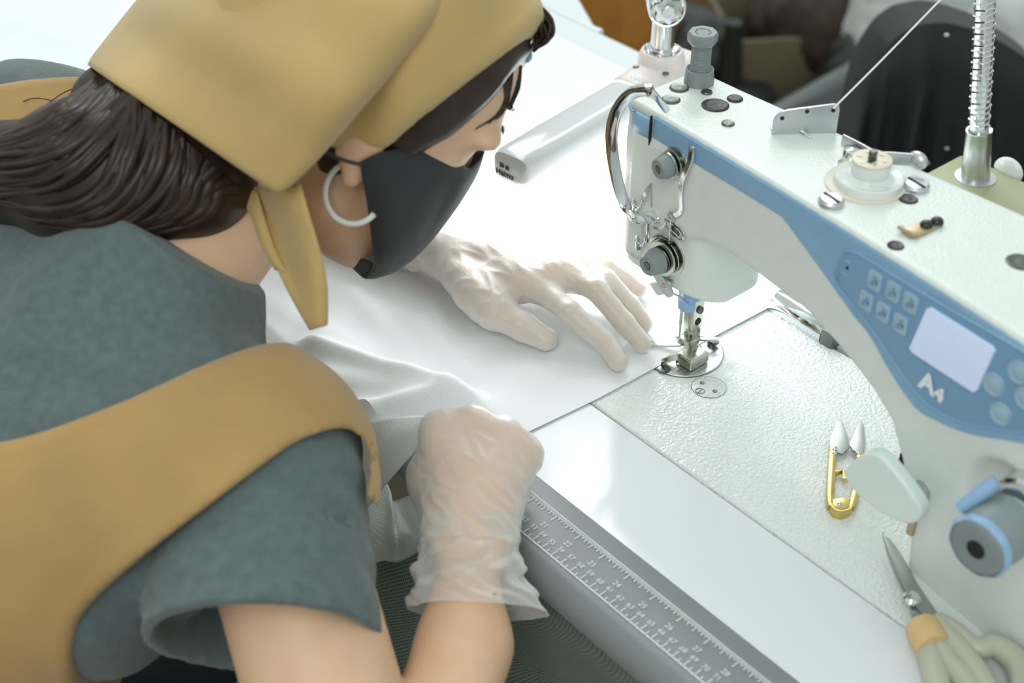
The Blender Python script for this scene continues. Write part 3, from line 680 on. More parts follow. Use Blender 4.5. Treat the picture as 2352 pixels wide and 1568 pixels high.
# needle bar, needle, presser bar
b = MB(); b.lathe((0, 0, .042), (0, 0, 1), [(0, .0034), (.001, .0038), (.05, .0038)], 20); nb = b.build('needle_bar', 'chrome', mach)
b = MB(); b.lathe((0, 0, .0015), (0, 0, 1), [(0, .0002), (.004, .0008), (.022, .0009), (.025, .0014), (.042, .0014)], 12); b.build('needle', 'steel', nb)
PBX, PBY = .0035, .0145
b = MB(); b.lathe((PBX, PBY, .030), (0, 0, 1), [(0, .0040), (.06, .0040)], 20); pb = b.build('presser_bar', 'chrome', mach)
b = MB(); b.box((PBX, PBY - .003, .036), (.0115, .013, .036), .0018); b.prism([(-.0055, 0), (.0055, 0), (.0052, -.010), (.001, -.016), (-.0045, -.016)], .010, (PBX, PBY + .002, .020), (1, 0, 0), (0, 0, 1), .001)
b.box((PBX, PBY - .008, .0085), (.016, .014, .007), .0022); foot = b.build('presser_foot', 'nickel', mach)
slot_screw((PBX + .0055, PBY - .003, .040), .0034, .0028, (1, 0, 0), 'clamp_screw', 'dark_steel', foot, .6)
b = MB(); b.lathe((PBX + .0056, PBY - .0035, .028), (1, 0, 0), [(0, .0036), (.0006, .0034)], 14); b.build('foot_slot', 'dark_hole', foot)
b = MB(); b.box((.0225, -.0065, .0068), (.0165, .0215, .0102), .0016, seg=3); b.box((.0225, -.0065, .0118), (.0148, .0195, .0012), .0005); blk = b.build('foot_block', 'nickel', foot)
b = MB(); b.box((.0148, -.0173, .0062), (.0010, .0010, .009)); b.build('block_seam', 'dark_hole', blk)
b = MB(); b.box((.010, .004, .0072), (.017, .010, .0035), .0012); b.tube([(.004, -.001, .007), (-.004, -.007, .0050), (-.011, -.013, .0042), (-.016, -.018, .0056)], 0, 10, sub=5, flat=(.0052, .0022, (0, 0, 1))); b.tube([(.020, -.012, .0085), (.012, -.020, .0068), (.008, -.026, .0042), (.0095, -.029, .0030)], 0, 8, sub=5, flat=(.0016, .007, (0, 0, 1))); b.build('foot_toe', 'nickel', foot)
b = MB(); b.tube([(PBX + .004, PBY - .004, .010), (PBX + .011, PBY + .002, .0105), (PBX + .018, PBY + .010, .0095)], 0, 10, sub=5, flat=(.006, .0022, (0, 0, 1))); b.build('foot_heel', 'nickel', foot)
# needle plate and slide-plate cover let into the bed
NPC, NPR = (.0058, -.0011), .0343
b = MB(); b.lathe((NPC[0], NPC[1], -.002), (0, 0, 1), [(0, NPR + .0006), (.0024, NPR + .0006), (.0024, NPR)], 72); b.build('plate_gap', 'dark_steel', mach)
b = MB(); b.lathe((NPC[0], NPC[1], -.002), (0, 0, 1), [(0, NPR), (.0027, NPR), (.0032, NPR - .0006), (.0032, .001)], 72); npl = b.build('needle_plate', 'satin_steel', mach)
b = MB()
for dx, y0, y1 in ((.0125, -.028, .004), (.0175, -.026, .026), (.0225, -.022, -.006), (.0225, .004, .022), (.028, -.015, .0), (.028, .008, .016)): b.box((NPC[0] + dx, (y0 + y1) / 2, .00121), (.0004, y1 - y0, .0001))
b.box((.010, -.019, .00121), (.0005, .020, .0001)); b.build('plate_engraving', 'dark_steel', npl)
p = onz(1525, 848, .001); slot_screw((p[0], p[1], .0006), .0056, .0012, (0, 0, 1), 'plate_screw', 'dark_steel', npl, 2.1)
p = onz(1638, 786, .004); b = MB(); b.box((p[0], p[1], .0045), (.0085, .0065, .0032), .001); b.lathe((p[0] - .001, p[1] - .001, .001), (0, 0, 1), [(0, .004), (.003, .0036)], 16); b.build('plate_finger', 'dark_steel', npl)
DCX, DCY, DR = .0529, -.0186, .0139
b = MB(); b.lathe((DCX, DCY, -.002), (0, 0, 1), [(0, DR + .0004), (.00225, DR + .0004), (.00225, DR)], 48); b.build('cover_gap', 'dark_steel', mach)
b = MB(); b.lathe((DCX, DCY, -.002), (0, 0, 1), [(0, DR), (.0022, DR), (.0024, DR - .0003), (.0024, .001)], 48); cv = b.build('slide_cover', 'bed_paint', mach)
p = onz(1608, 899, 0); b = MB(); b.lathe((p[0], p[1], .0003), (0, 0, 1), [(0, .0040), (.0004, .0040), (.0004, .0034)], 24, caps=False); b.build('cover_ring', 'dark_steel', cv); slot_screw((p[0], p[1], .0001), .0034, .0005, (0, 0, 1), 'cover_screw', 'satin_steel', cv, 1.0)
for (u, v) in ((1613, 880), (1642, 899)): p = onz(u, v, 0); b = MB(); b.lathe((p[0], p[1], .0001), (0, 0, 1), [(0, .0021), (.0005, .0021), (.0006, .0012)], 16); b.build('cover_hole', 'dark_steel', cv)
# steel hinge roller behind the bed
a, c = onz(1787, 692, .004), onz(1862, 738, .004)
b = MB(); b.lathe(a, c - a, [(0, .0125), (.001, .013), (.058, .013), (.059, .0125)], 28); hr = b.build('rear_hinge', 'chrome', mach)
b = MB(); q_ = Vector(a) + (Vector(c) - Vector(a)).normalized() * .066; b.box(q_, (.014, .026, .022), .003, seg=2); b.build('hinge_block', 'grey_metal', hr)
# reverse-feed lever
P_ = [ony(u, v, -.088) for u, v in ((1985, 1040), (2012, 1032), (2042, 1046), (2082, 1092), (2118, 1142), (2128, 1168), (2118, 1190), (2090, 1194), (2040, 1172), (1985, 1132), (1958, 1100), (1953, 1072))]
c = np.mean(P_, 0); P2 = crv([(p[0] - c[0], p[2] - c[2]) for p in P_], 4, True); b = MB(); b.prism(P2, .011, (c[0], c[1] + .005, c[2]), (1, 0, 0), (0, 0, 1), .003, 3); lv = b.build('reverse_lever', 'lever_plastic', mach)
p = ony(2085, 1150, -.075); b = MB(); b.lathe(p, (0, 1, 0), [(-.008, .008), (.03, .008)], 16); b.build('lever_shaft', 'steel', lv)
b = MB(); p = ony(2064, 1058, -.057); b.box((p[0] + .002, p[1] + .006, p[2]), (.005, .012, .014), .001); b.build('lever_slot', 'dark_hole', mach)
b = MB(); p = ony(2093, 1207, -.06); b.box((p[0] + .001, p[1] + .003, p[2]), (.006, .012, .014), .002); b.build('lever_stop', 'tan_metal', mach)
# stitch-length dial
tipc = ony(2246, 1258, -.128); basec = onf(2325, 1158); ax = Vector((0, -1, 0)); dcz = tipc
b = MB(); o = Vector(tipc)
b.lathe(o, (0, 1, 0), [(-.002, .0062), (-.0022, .0155), (-.0008, .0180), (.001, .0192), (.030, .0205), (.0305, .021)], 44); dl = b.build('stitch_dial', 'grey_plastic', mach)
b = MB(); prof = []
for t in np.linspace(0, 2 * math.pi, 96, endpoint=False): prof.append(t)
vs = []
for (yy, r0, r1) in ((-.0010, .0184, .0186), (.0006, .0196, .0206), (.0035, .0199, .0209), (.0048, .0197, .0198)):
    for t in prof: rr = r0 + (r1 - r0) * (.5 + .5 * math.cos(9 * t)); vs.append(o + Vector((rr * math.cos(t), yy, rr * math.sin(t))))
n_ = len(prof); b._new(vs, [(i * n_ + k, i * n_ + (k + 1) % n_, (i + 1) * n_ + (k + 1) % n_, (i + 1) * n_ + k) for i in range(3) for k in range(n_)]); b.build('dial_ring', 'light_blue_plastic', dl)
b = MB(); b.lathe(o + Vector((0, -.0024, 0)), (0, 1, 0), [(0, .0062), (.001, .0058), (.002, .001)], 24); b.build('dial_socket', 'dark_hole', dl)
b = MB(); b.lathe(o, (0, 1, 0), [(.030, .017), (.036, .017), (.037, .0215), (.044, .0215), (.046, .0235), (.066, .0235)], 40); b.build('dial_collar', 'chrome', dl)
p0, p1 = ony(2205, 1168, -.115), ony(2290, 1105, -.100); b = MB(); b.tube([p0, (p0 + p1) / 2, p1], [.0042, .0050, .0046], 12); b.build('dial_stop_lever', 'light_blue_plastic', dl)
# parting groove of the head's lower cover
b = MB(); gl = [ony(1590, 662, -.0335)] + [onpl(u, v, (.0465, 0, 0), (1, 0, 0)) for u, v in ((1640, 656), (1690, 640), (1722, 622))]
# ================================================================== bar lamp over the needle
LA = np.array([-.1675, -.046, .0]); dirL = np.array([-.165, .986, 0.0]); dirL /= np.linalg.norm(dirL); sideL = np.array([dirL[1], -dirL[0], 0])
lamp = empty('bar_lamp', (-.2, .12, .1), 'white frosted bar lamp with lit underside left of the machine head', 'lamp')
def lampsec(w, h, z0, n=28, ex=.55):
    out = []
    for k in range(n):
        a = 2 * math.pi * k / n; c, s_ = math.cos(a), math.sin(a)
        out.append((w / 2 * math.copysign(abs(c) ** ex, c), z0 + h / 2 + h / 2 * math.copysign(abs(s_) ** ex, s_)))
    return out
def lampbody(secs):
    S = []
    for (t, w, h, z0) in secs: S.append([LA + dirL * t + sideL * x + np.array([0, 0, z]) for x, z in lampsec(w, h, z0)])
    return np.array(S)
ZL = .101
S = lampbody([(.0000, .026, .012, ZL + .006), (.0006, .032, .020, ZL + .003), (.003, .0375, .026, ZL + .0012), (.009, .040, .029, ZL), (.06, .041, .030, ZL), (.17, .041, .030, ZL), (.172, .041, .030, ZL)])
sh = net_mesh('lamp_shell', S, 'lamp_shell', lamp, closed_u=True)
b = MB(); c0 = S[0].mean(0); b._new(list(S[0]) + [c0], [(i, (i + 1) % 28, 28) for i in range(28)]); b.build('shell_end', 'lamp_shell', sh)
S = lampbody([(.0005, .034, .004, ZL - .0055), (.002, .041, .0072, ZL - .0065), (.01, .0445, .0075, ZL - .0068), (.20, .0445, .0075, ZL - .0068), (.212, .0445, .0075, ZL - .0068)])
df = net_mesh('lamp_diffuser', S, 'lamp_diffuser', lamp, closed_u=True)
df.data.polygons[0].material_index = 0
S = lampbody([(.171, .0412, .031, ZL), (.174, .043, .033, ZL), (.20, .0435, .034, ZL), (.255, .0435, .034, ZL), (.262, .040, .030, ZL + .002), (.265, .03, .02, ZL + .005)])
mt = net_mesh('lamp_mount', S, 'lamp_mount', lamp, closed_u=True)
b = MB()
for k in range(5): q_ = LA + dirL * .179 + sideL * (-.004 + k * .0042) + np.array([0, 0, ZL + .0335]); b.box(q_, (.0016, .006, .0012), .0004, Matrix.Rotation(.9, 3, 'Z'))
b.build('vent_slot', 'white_plastic', mt)
bo = LA + dirL * .226 + sideL * -.004 + np.array([0, 0, ZL + .033])
b = MB(); b.lathe(bo, (0, 0, 1), [(-.004, .0225), (.003, .0222), (.008, .0205), (.0105, .0190), (.0108, .017), (.009, .0165)], 36); b.build('mount_boss', 'lamp_mount', mt)
for (du, dv) in ((-.028, -.013), (-.022, .0165)):
    q_ = LA + dirL * (.226 + du) + sideL * dv + np.array([0, 0, ZL + .0335]); b = MB(); b.lathe(q_, (0, 0, 1), [(0, .0032), (.0006, .0032), (.0003, .0018)], 14); b.build('mount_screw', 'dark_steel', mt)
b = MB(); prof = [(.0065, .0155), (.0105, .0155), (.0135, .0148), (.0140, .0112), (.015, .0112), (.040, .0108), (.041, .0092)]
b.lathe(bo, (0, 0, 1), prof, 32)
for k in range(7): a = k * 2 * math.pi / 7; b.ball(bo + np.array([.0148 * math.cos(a), .0148 * math.sin(a), .0105]), (.0032, .0032, .0028), 10)
st = b.build('swivel_stem', 'chrome', lamp)
jc = bo + np.array([0, 0, .0565]); jax = Vector((.80, -.60, .0)).normalized()
b = MB(); b.lathe(Vector(jc) - jax * .016, jax, [(0, .0150), (.001, .0165), (.014, .0170), (.0145, .0160), (.0155, .0160), (.016, .0172), (.030, .0175), (.0318, .0165), (.0322, .0145), (.0296, .0138), (.0294, .004)], 44); jn = b.build('swivel_joint', 'chrome', lamp)
b = MB(); sf = Vector(jc) + jax * .0140; e1 = jax.orthogonal().normalized(); e2 = jax.cross(e1)
star = [(.0118 * (1 + .16 * math.cos(6 * t)) * math.cos(t), .0118 * (1 + .16 * math.cos(6 * t)) * math.sin(t)) for t in np.linspace(0, 2 * math.pi, 60, endpoint=False)]
b.prism(star, .003, sf, e1, e2, .0006); b.build('joint_disc', 'steel', jn)
b = MB(); b.lathe(sf + jax * .003, jax, [(0, .0068), (.0045, .0068), (.0052, .0058), (.0050, .002)], 6); b.build('joint_bolt', 'satin_steel', jn)
b = MB(); b.tube([jc + np.array([0, 0, .012]), jc + np.array([-.01, .01, .05]), jc + np.array([-.01, .02, .20]), jc + np.array([.10, .06, .40]), jc + np.array([.35, .10, .46]), jc + np.array([.58, .14, .36])], .0075, 14); b.build('upper_arm', 'chrome', lamp)
pf_ = jc + np.array([.62, .15, .0]); b = MB(); b.tube([jc + np.array([.57, .138, .37]), pf_ + np.array([0, 0, .30]), pf_[:2].tolist() + [.15], pf_[:2].tolist() + [.0]], .0075, 14); b.lathe(pf_[:2].tolist() + [.0], (0, 0, 1), [(0, .03), (.004, .03), (.006, .012)], 24); b.build('support_post', 'chrome', lamp)
b = MB(); fr = LA + sideL * 0.0 + dirL * -.0003 + np.array([0, 0, ZL + .0115]); text_mb(b, 'Haimu', fr + sideL * -.004 - np.array([0, 0, .0022]), sideL, (0, 0, 1), .0075, bold=.0003, lift=.0004)
for dx, dz, w, h_ in ((-.0068, .0062, .0012, .004), (-.0045, .0060, .0036, .0028), (-.0052, .0045, .0040, .0010), (.0008, .0058, .0042, .0010), (.0008, .0058, .0010, .0042), (.0022, .0046, .0010, .0026), (-.0006, .0046, .0010, .0024)):
    b.box(fr + sideL * (-.002 + dx * 1.0) - dirL * .0004 + np.array([0, 0, dz - .0005]), (w, .0004, h_), 0, Matrix.Rotation(.16, 3, 'Z'))
b.build('lamp_lettering', 'ink', sh, smooth=False)
o = area('bar_lamp_light', LA + dirL * .10 + np.array([0, 0, ZL - .009]), LA + dirL * .10 + np.array([.02, -.004, -.3]), .04, 2.3, (.96, .985, 1.0), .19)
o.rotation_euler = (Matrix((sideL, dirL, (0, 0, 1))).transposed().to_3x3() @ Matrix.Identity(3)).to_euler(); o.rotation_euler.rotate_axis('Y', -.25)
# ================================================================== gooseneck lamp on a green box
gl_ = empty('gooseneck_lamp', (.05, .33, 0), 'silver gooseneck rising from a pale green base box behind the machine', 'lamp')
gb = onz(2240, 408, .066); gx = Vector((1, 0, 0))
b = MB(); b.box((gb[0] + .022, gb[1] - .012, .040), (.115, .085, .052), .006, seg=2); b.box((gb[0] + .026, gb[1] - .02, .018), (.138, .112, .034), .006, seg=2); b.build('base_box', 'green_box', gl_)
b = MB(); b.lathe((gb[0], gb[1], .065), (0, 0, 1), [(0, .0185), (.0022, .0185), (.0030, .012)], 36); b.build('base_washer', 'satin_steel', gl_)
b = MB(); b.ball((gb[0] + .012, gb[1] + .034, .066), (.015, .006, .013), 18); b.build('base_knob', 'white_plastic', gl_)
c1 = ony(2249, 300, gb[1] - .004)
b = MB(); b.lathe((gb[0], gb[1], .066), c1 - gb, [(0, .0132), (.030, .0122), (.046, .0112), (.047, .0118), (.049, .0118)], 12); b.build('collar', 'steel', gl_)
nk = [c1 + (np.array(gb) - c1) * .03] + [ony(u, v, gb[1] - .006) for u, v in ((2252, 230), (2258, 120), (2262, 30), (2265, -60), (2260, -180))]
P_ = crv(nk, 60); b = MB(); b.tube(P_[::4], .0086, 14, smooth=False)
hel = []; L_ = 0; prev = None; ts = []
for k in range(len(P_)):
    L_ += 0 if k == 0 else np.linalg.norm(P_[k] - P_[k - 1]); ts.append(L_)
for s_ in np.arange(0, L_, .0004):
    i = min(np.searchsorted(ts, s_), len(P_) - 2); t = Vector(P_[i + 1] - P_[i]).normalized(); e1 = Vector((1, 0, 0)); e1 = (e1 - t * e1.dot(t)).normalized(); e2 = t.cross(e1); an = s_ / .0052 * 2 * math.pi
    hel.append(Vector(P_[i]) + e1 * .0088 * math.cos(an) + e2 * .0088 * math.sin(an))
b.tube(hel[::2], .0013, 6, smooth=False); b.build('gooseneck', 'chrome', gl_)
# ================================================================== sewing thread to the guide plate
b = MB(); t0 = onz(1914, 249, .2465); t1 = np.array([.098, .128, .30]); t1 = onz(2140, 20, .30); b.tube([t0, t0 * .5 + t1 * .5 + np.array([0, 0, -.0006]), t1, t1 + (t1 - t0) * .55], .00075, 6)
nb_ = [frontp(u, v, .005) for u, v in ((1540, 505), (1538, 540), (1535, 572))]; tag(b.build('sewing_thread', 'thread'), 'white sewing thread running up from the guide plate on the machine', 'thread')
thr_ = bpy.data.objects['sewing_thread']; b = MB(); b.tube(nb_, .00035, 5); b.build('needle_strand', 'thread', thr_)
b = MB(); b.tube([onz(1995, 425, .236), onz(2040, 430, .232), onz(2066, 437, .229)], .0003, 5)
b.build('bobbin_strand', 'thread', thr_)
# ================================================================== thread snips and scissors on the bed
def flat(name, px, z, th, m, parent, bev=.0004, sub=0, holes=None):
    P_ = [onz(u, v, z) for u, v in px]; c = np.mean(P_, 0); Q = [(p[0] - c[0], p[1] - c[1]) for p in P_]
    if sub: Q = crv(Q, sub, True)
    b = MB(); b.prism(Q, th, (c[0], c[1], z - th * .0), (1, 0, 0), (0, 1, 0), bev); return b.build(name, m, parent)
sn = empty('thread_snips', onz(1935, 1090, 0), 'small brass thread snips with steel blades lying on the machine bed', 'snips')
zn = .0035
flat('blade', [(1933, 962), (1948, 1010), (1950, 1030), (1934, 1046), (1904, 1034), (1907, 1003), (1918, 978)], zn, .0014, 'blade_steel', sn)
flat('blade', [(1977, 963), (1985, 985), (1986, 1032), (1976, 1046), (1958, 1036), (1950, 1022), (1962, 992)], zn + .0012, .0014, 'blade_steel', sn)
bl_ = empty
b = MB()
arm1 = [onz(u, v, zn) for u, v in ((1914, 1030), (1911, 1060), (1909, 1090), (1907, 1120), (1906, 1150), (1908, 1166))]
arm2 = [onz(u, v, zn) for u, v in ((1976, 1036), (1973, 1065), (1970, 1095), (1966, 1125), (1960, 1150), (1955, 1166))]
b.tube(arm1, 0, 10, sub=5, flat=(.0062, .005, (0, 0, 1))); b.tube(arm2, 0, 10, sub=5, flat=(.0056, .005, (0, 0, 1)))
b.tube([arm1[-1], onz(1912, 1176, zn), onz(1930, 1183, zn), onz(1950, 1177, zn), arm2[-1]], 0, 10, sub=5, flat=(.002, .0095, (0, 0, 1)))
b.tube([onz(1909, 1085, zn), onz(1924, 1086, zn), onz(1937, 1083, zn), onz(1938, 1100, zn), onz(1948, 1102, zn)], 0, 8, sub=2, flat=(.003, .004, (0, 0, 1)), smooth=False)
P_ = [onz(u, v, zn + .001) for u, v in ((1905, 1150), (1920, 1148), (1932, 1145), (1946, 1148), (1957, 1152), (1952, 1168), (1930, 1174), (1908, 1168))]; c = np.mean(P_, 0); b.prism([(p[0] - c[0], p[1] - c[1]) for p in P_], .0014, c, (1, 0, 0), (0, 1, 0), .0003)
b.build('spring_handle', 'brass', sn)
for (u, v) in ((1917, 1031), (1917, 1040), (1972, 1040), (1973, 1051), (1928, 1156)):
    p = onz(u, v, zn + .0024); b = MB(); b.ball(p, (.0021, .0021, .0012), 12); b.build('rivet', 'chrome', sn)
sc = empty('scissors', onz(2110, 1400, 0), 'large fabric scissors with taped grey handles lying at the table edge', 'scissors')
zs_ = .006
flat('blade', [(2026, 1224), (2046, 1282), (2070, 1320), (2100, 1360), (2140, 1416), (2152, 1440), (2128, 1444), (2098, 1420), (2078, 1372), (2056, 1322), (2036, 1270)], zs_, .0025, 'blade_steel', sc)
flat('blade', [(2026, 1232), (2040, 1240), (2062, 1268), (2088, 1310), (2106, 1345), (2136, 1390), (2158, 1420), (2130, 1432), (2086, 1372), (2060, 1320), (2040, 1275)], zs_ + .0028, .0025, 'blade_steel', sc)
p = onz(2094, 1374, zs_ + .006); b = MB(); b.lathe(p, (0, 0, 1), [(-.001, .0062), (.001, .0062), (.003, .0045), (.0034, .001)], 20); b.build('pivot_screw', 'chrome', sc)
def loop(px, z, r): return [onz(u, v, z) for u, v in px], r
b = MB(); b.tube([onz(u, v, .011) for u, v in ((2122, 1440), (2128, 1475), (2140, 1510), (2148, 1545), (2156, 1590), (2190, 1640), (2230, 1650), (2236, 1610), (2212, 1560), (2180, 1525), (2160, 1495), (2136, 1462))], [.008, .009, .0085, .0085, .009, .0095, .009, .009, .009, .0085, .009, .009], 14, closed=True); b.build('handle', 'khaki_handle', sc)
b = MB(); b.tube([onz(u, v, .014) for u, v in ((2152, 1430), (2185, 1470), (2215, 1505), (2245, 1545), (2275, 1590), (2320, 1620), (2350, 1590), (2345, 1540), (2320, 1505), (2280, 1482), (2250, 1490), (2225, 1478), (2190, 1448))], [.007, .008, .008, .008, .008, .009, .009, .009, .009, .008, .007, .007, .007], 14, closed=True); b.build('handle', 'khaki_handle', sc)
b = MB(); b.tube([onz(2118, 1440, .012), onz(2130, 1462, .013), onz(2145, 1488, .013)], [.0115, .0122, .0118], 18); b.build('handle_tape', 'tape', sc)['label'] = 'tan tape wound round one handle'
# ================================================================== fabric
fab = empty('fabric_sheet', (-.4, 0, .003), 'large white non-woven sheet spread on the table under both gloved hands', 'fabric')
# path across the table: from behind to the front edge, then hanging down
path = [(y, .0018) for y in np.linspace(.33, -.247, 240)]
for k in range(1, 9): a = k / 8 * math.pi / 2; path.append((-.247 - .0205 * math.sin(a), .0018 - .0205 * (1 - math.cos(a))))
path += [(-.268 - .012 * k / 20, -.0187 - .20 * k / 20) for k in range(1, 21)]
path = np.array(path)
ex_ = np.array([[.335, .010], [.10, .0105], [.0, .0085], [-.10, .0072], [-.17, .0023], [-.195, .001], [-.215, -.012], [-.235, -.038], [-.26, -.050], [-.268, -.056], [-.285, -.075]])
xr = np.interp(-path[:, 0], -ex_[:, 0], ex_[:, 1]); xr[path[:, 1] < -.02] = -.058 - .10 * (-.02 - path[path[:, 1] < -.02][:, 1])
un = 1 - (1 - np.linspace(0, 1, 230)) ** 1.0; un = np.concatenate([np.linspace(0, .55, 60, endpoint=False), np.linspace(.55, 1, 190)])
S = np.zeros((len(path), len(un), 3))
for i, (y, z) in enumerate(path): S[i, :, 0] = -1.7 + (xr[i] + 1.7) * un; S[i, :, 1] = y; S[i, :, 2] = z
Xg, Yg = S[..., 0], S[..., 1]
def ridge(a, c, hgt, wid, e0=.03):
    a, c = np.array(a[:2]), np.array(c[:2]); d_ = c - a; L = np.linalg.norm(d_); d_ /= L
    t = (Xg - a[0]) * d_[0] + (Yg - a[1]) * d_[1]; n_ = -(Xg - a[0]) * d_[1] + (Yg - a[1]) * d_[0]
    fade = np.clip((t + e0) / e0, 0, 1) * np.clip((L + e0 - t) / e0, 0, 1); fade = fade * fade * (3 - 2 * fade)
    return hgt * fade * np.exp(-(n_ / wid) ** 2)
tz = np.zeros_like(Xg)
for (p0, p1, hgt, wid) in (((730, 818), (1075, 930), .016, .011), ((760, 880), (1060, 940), .010, .015), ((700, 965), (1010, 945), .014, .012), ((640, 900), (860, 1010), .01, .012), ((820, 690), (960, 830), .003, .012), ((1000, 850), (1250, 700), .0012, .010), ((620, 700), (800, 800), .003, .015), ((500, 560), (760, 640), .003, .02), ((100, 60), (900, 500), .003, .05)):
    tz += ridge(onz(*p0), onz(*p1), hgt, wid)
far = np.clip((-.02 - Xg) / .05, 0, 1) * np.clip((path[:, 1] > 0.001)[:, None] * 1.0, 0, 1)
wob = .0009 * (np.sin(Xg * 60 + Yg * 25) + np.sin(Xg * 23 - Yg * 71 + 1.3) + .7 * np.sin(Xg * 110 + Yg * 90)) + .0015 * np.sin(Xg * 9 + 2 * np.sin(Yg * 8))
S[..., 2] += (tz + np.maximum(wob + .0008, 0)) * far
hang = np.clip((-.250 - Yg) / .03, 0, 1)
S[..., 1] -= hang * (.010 + .010 * np.sin(Xg * 55) + .006 * np.sin(Xg * 130 + 1))
raw = net_mesh('fabric_main', S, 'fabric_white', fab)
# loose folds by the right hand and over the lap
def px(rows): return [[atd(u, v, d) for (u, v, d) in r] for r in rows]
grid_mesh('fabric_fold', px([[(800, 975, 1.10), (870, 962, 1.09), (950, 955, 1.075), (1010, 955, 1.05)], [(815, 1040, 1.10), (870, 1015, 1.085), (925, 990, 1.07), (985, 990, 1.055)], [(825, 1110, 1.09), (862, 1080, 1.08), (905, 1050, 1.07), (965, 1010, 1.06)], [(820, 1190, 1.08), (850, 1160, 1.075), (893, 1105, 1.068), (958, 1030, 1.062)]]), 'fabric_fold', fab, 6, .0006)
grid_mesh('fabric_fold', px([[(820, 1180, 1.08), (850, 1150, 1.085), (885, 1112, 1.09), (897, 1128, 1.085), (905, 1150, 1.09), (960, 1130, 1.10), (1000, 1140, 1.10)], [(815, 1230, 1.07), (850, 1200, 1.075), (884, 1160, 1.08), (905, 1195, 1.06), (915, 1185, 1.075), (945, 1190, 1.085), (1000, 1200, 1.09)], [(815, 1280, 1.08), (850, 1262, 1.07), (885, 1245, 1.065), (910, 1250, 1.05), (925, 1230, 1.06), (955, 1235, 1.075), (1000, 1240, 1.09)], [(815, 1330, 1.10), (850, 1305, 1.10), (880, 1290, 1.10), (915, 1290, 1.09), (940, 1280, 1.09), (965, 1270, 1.10), (1000, 1275, 1.11)]]), 'fabric_fold', fab, 6, .0006)
def dr_b(S):
    h_ = np.sin(S[..., 0] * 55 + S[..., 1] * 30) * .004; S = S.copy(); S[..., 2] += h_; return S
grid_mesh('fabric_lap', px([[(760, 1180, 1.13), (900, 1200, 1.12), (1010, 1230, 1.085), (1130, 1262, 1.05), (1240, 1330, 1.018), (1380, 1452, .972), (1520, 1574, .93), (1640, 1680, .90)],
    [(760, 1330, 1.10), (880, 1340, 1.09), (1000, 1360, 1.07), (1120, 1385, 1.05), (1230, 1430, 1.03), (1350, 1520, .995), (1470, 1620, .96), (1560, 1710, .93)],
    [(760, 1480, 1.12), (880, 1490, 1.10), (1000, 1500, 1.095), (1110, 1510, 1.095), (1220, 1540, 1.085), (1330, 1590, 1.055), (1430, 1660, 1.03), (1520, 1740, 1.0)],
    [(780, 1700, 1.10), (880, 1700, 1.08), (1000, 1700, 1.075), (1110, 1700, 1.075), (1220, 1710, 1.07), (1330, 1730, 1.05), (1430, 1760, 1.03), (1500, 1800, 1.01)]]), 'fabric_shaded', fab, 8, .0006, bump=dr_b)['label'] = 'shade-toned perforated part hanging over the lap'
# ================================================================== the seamstress
V3 = lambda *a: np.array(a, float)
nz_ = lambda v: v / np.linalg.norm(v)
F_ = nz_(V3(.45, .70, -.55)); R_h = nz_(np.cross(F_, V3(0, 0, 1))); U_ = np.cross(R_h, F_); HF = np.stack([F_, U_, R_h], 1); HS = 1.06
EAR = atd(850, 345, .935); HC = EAR - R_h * .079
hp = lambda f, u, r: HC + (F_ * f + U_ * u) * HS + R_h * r
person = empty('person', (-.12, -.72, -.30), 'person in mustard headscarf, black mask and grey shirt bending over the fabric', 'person')
# joints
NECK = V3(-.135, -.385, .165)
C7 = V3(-.145, -.42, .16)
SHR = atd(600, 1075, .935); HEM = atd(602, 1468, .88); ELR = atd(885, 2090, .84)
SHL = atd(75, 345, 1.13); ELL = V3(-.46, -.15, .045); WRL = onz(1030, 585, .030)
WRR = onz(1080, 1222, .036)
FAR1 = atd(1066, 1480, .945)
# ---- hands -------------------------------------------------------
def hand(s, wrist, mcp, pip, dip, tip, th, rad=(.0092, .0085, .0078, .0068), grow=0.0, k=.006, forearm=None):
    for i in range(4):
        r = [x + grow for x in rad]; f_ = 1.0 if i < 3 else .88
        s.cap(wrist * .75 + mcp[i] * .25, mcp[i], .0135 + grow, .0112 + grow, .014)
        s.cap(mcp[i], pip[i], (r[0] + .0012) * f_, r[1] * f_, k); s.cap(pip[i], dip[i], r[1] * f_, r[2] * f_, .003); s.cap(dip[i], tip[i], r[2] * f_, r[3] * f_, .003)
    for i in range(3): s.cap(mcp[i] * .9 + wrist * .1, mcp[i + 1] * .9 + wrist * .1, .0108 + grow, .0108 + grow, .012)
    pc_ = wrist * .5 + (mcp[1] + mcp[2]) * .25; s.cap(pc_, wrist, .020 + grow, .019 + grow, .02)
    s.cap(wrist * .35 + th[0] * .65, th[1], .0165 + grow, .0135 + grow, .012); s.cap(th[0], th[1], .014 + grow, .0125 + grow, .008); s.cap(th[1], th[2], .0125 + grow, .0112 + grow, .005); s.cap(th[2], th[3], .0112 + grow, .0088 + grow, .004)
    wb = mcp[0] * .72 + wrist * .28; s.cap((th[0] + th[1]) / 2, wb, .0125 + grow, .0115 + grow, .018); s.cap(th[1] * .8 + th[0] * .2, wb * .6 + mcp[0] * .4, .0085 + grow, .0095 + grow, .016)
    if forearm is not None: s.cap(wrist, forearm, .0195 + grow, .024 + grow, .012)
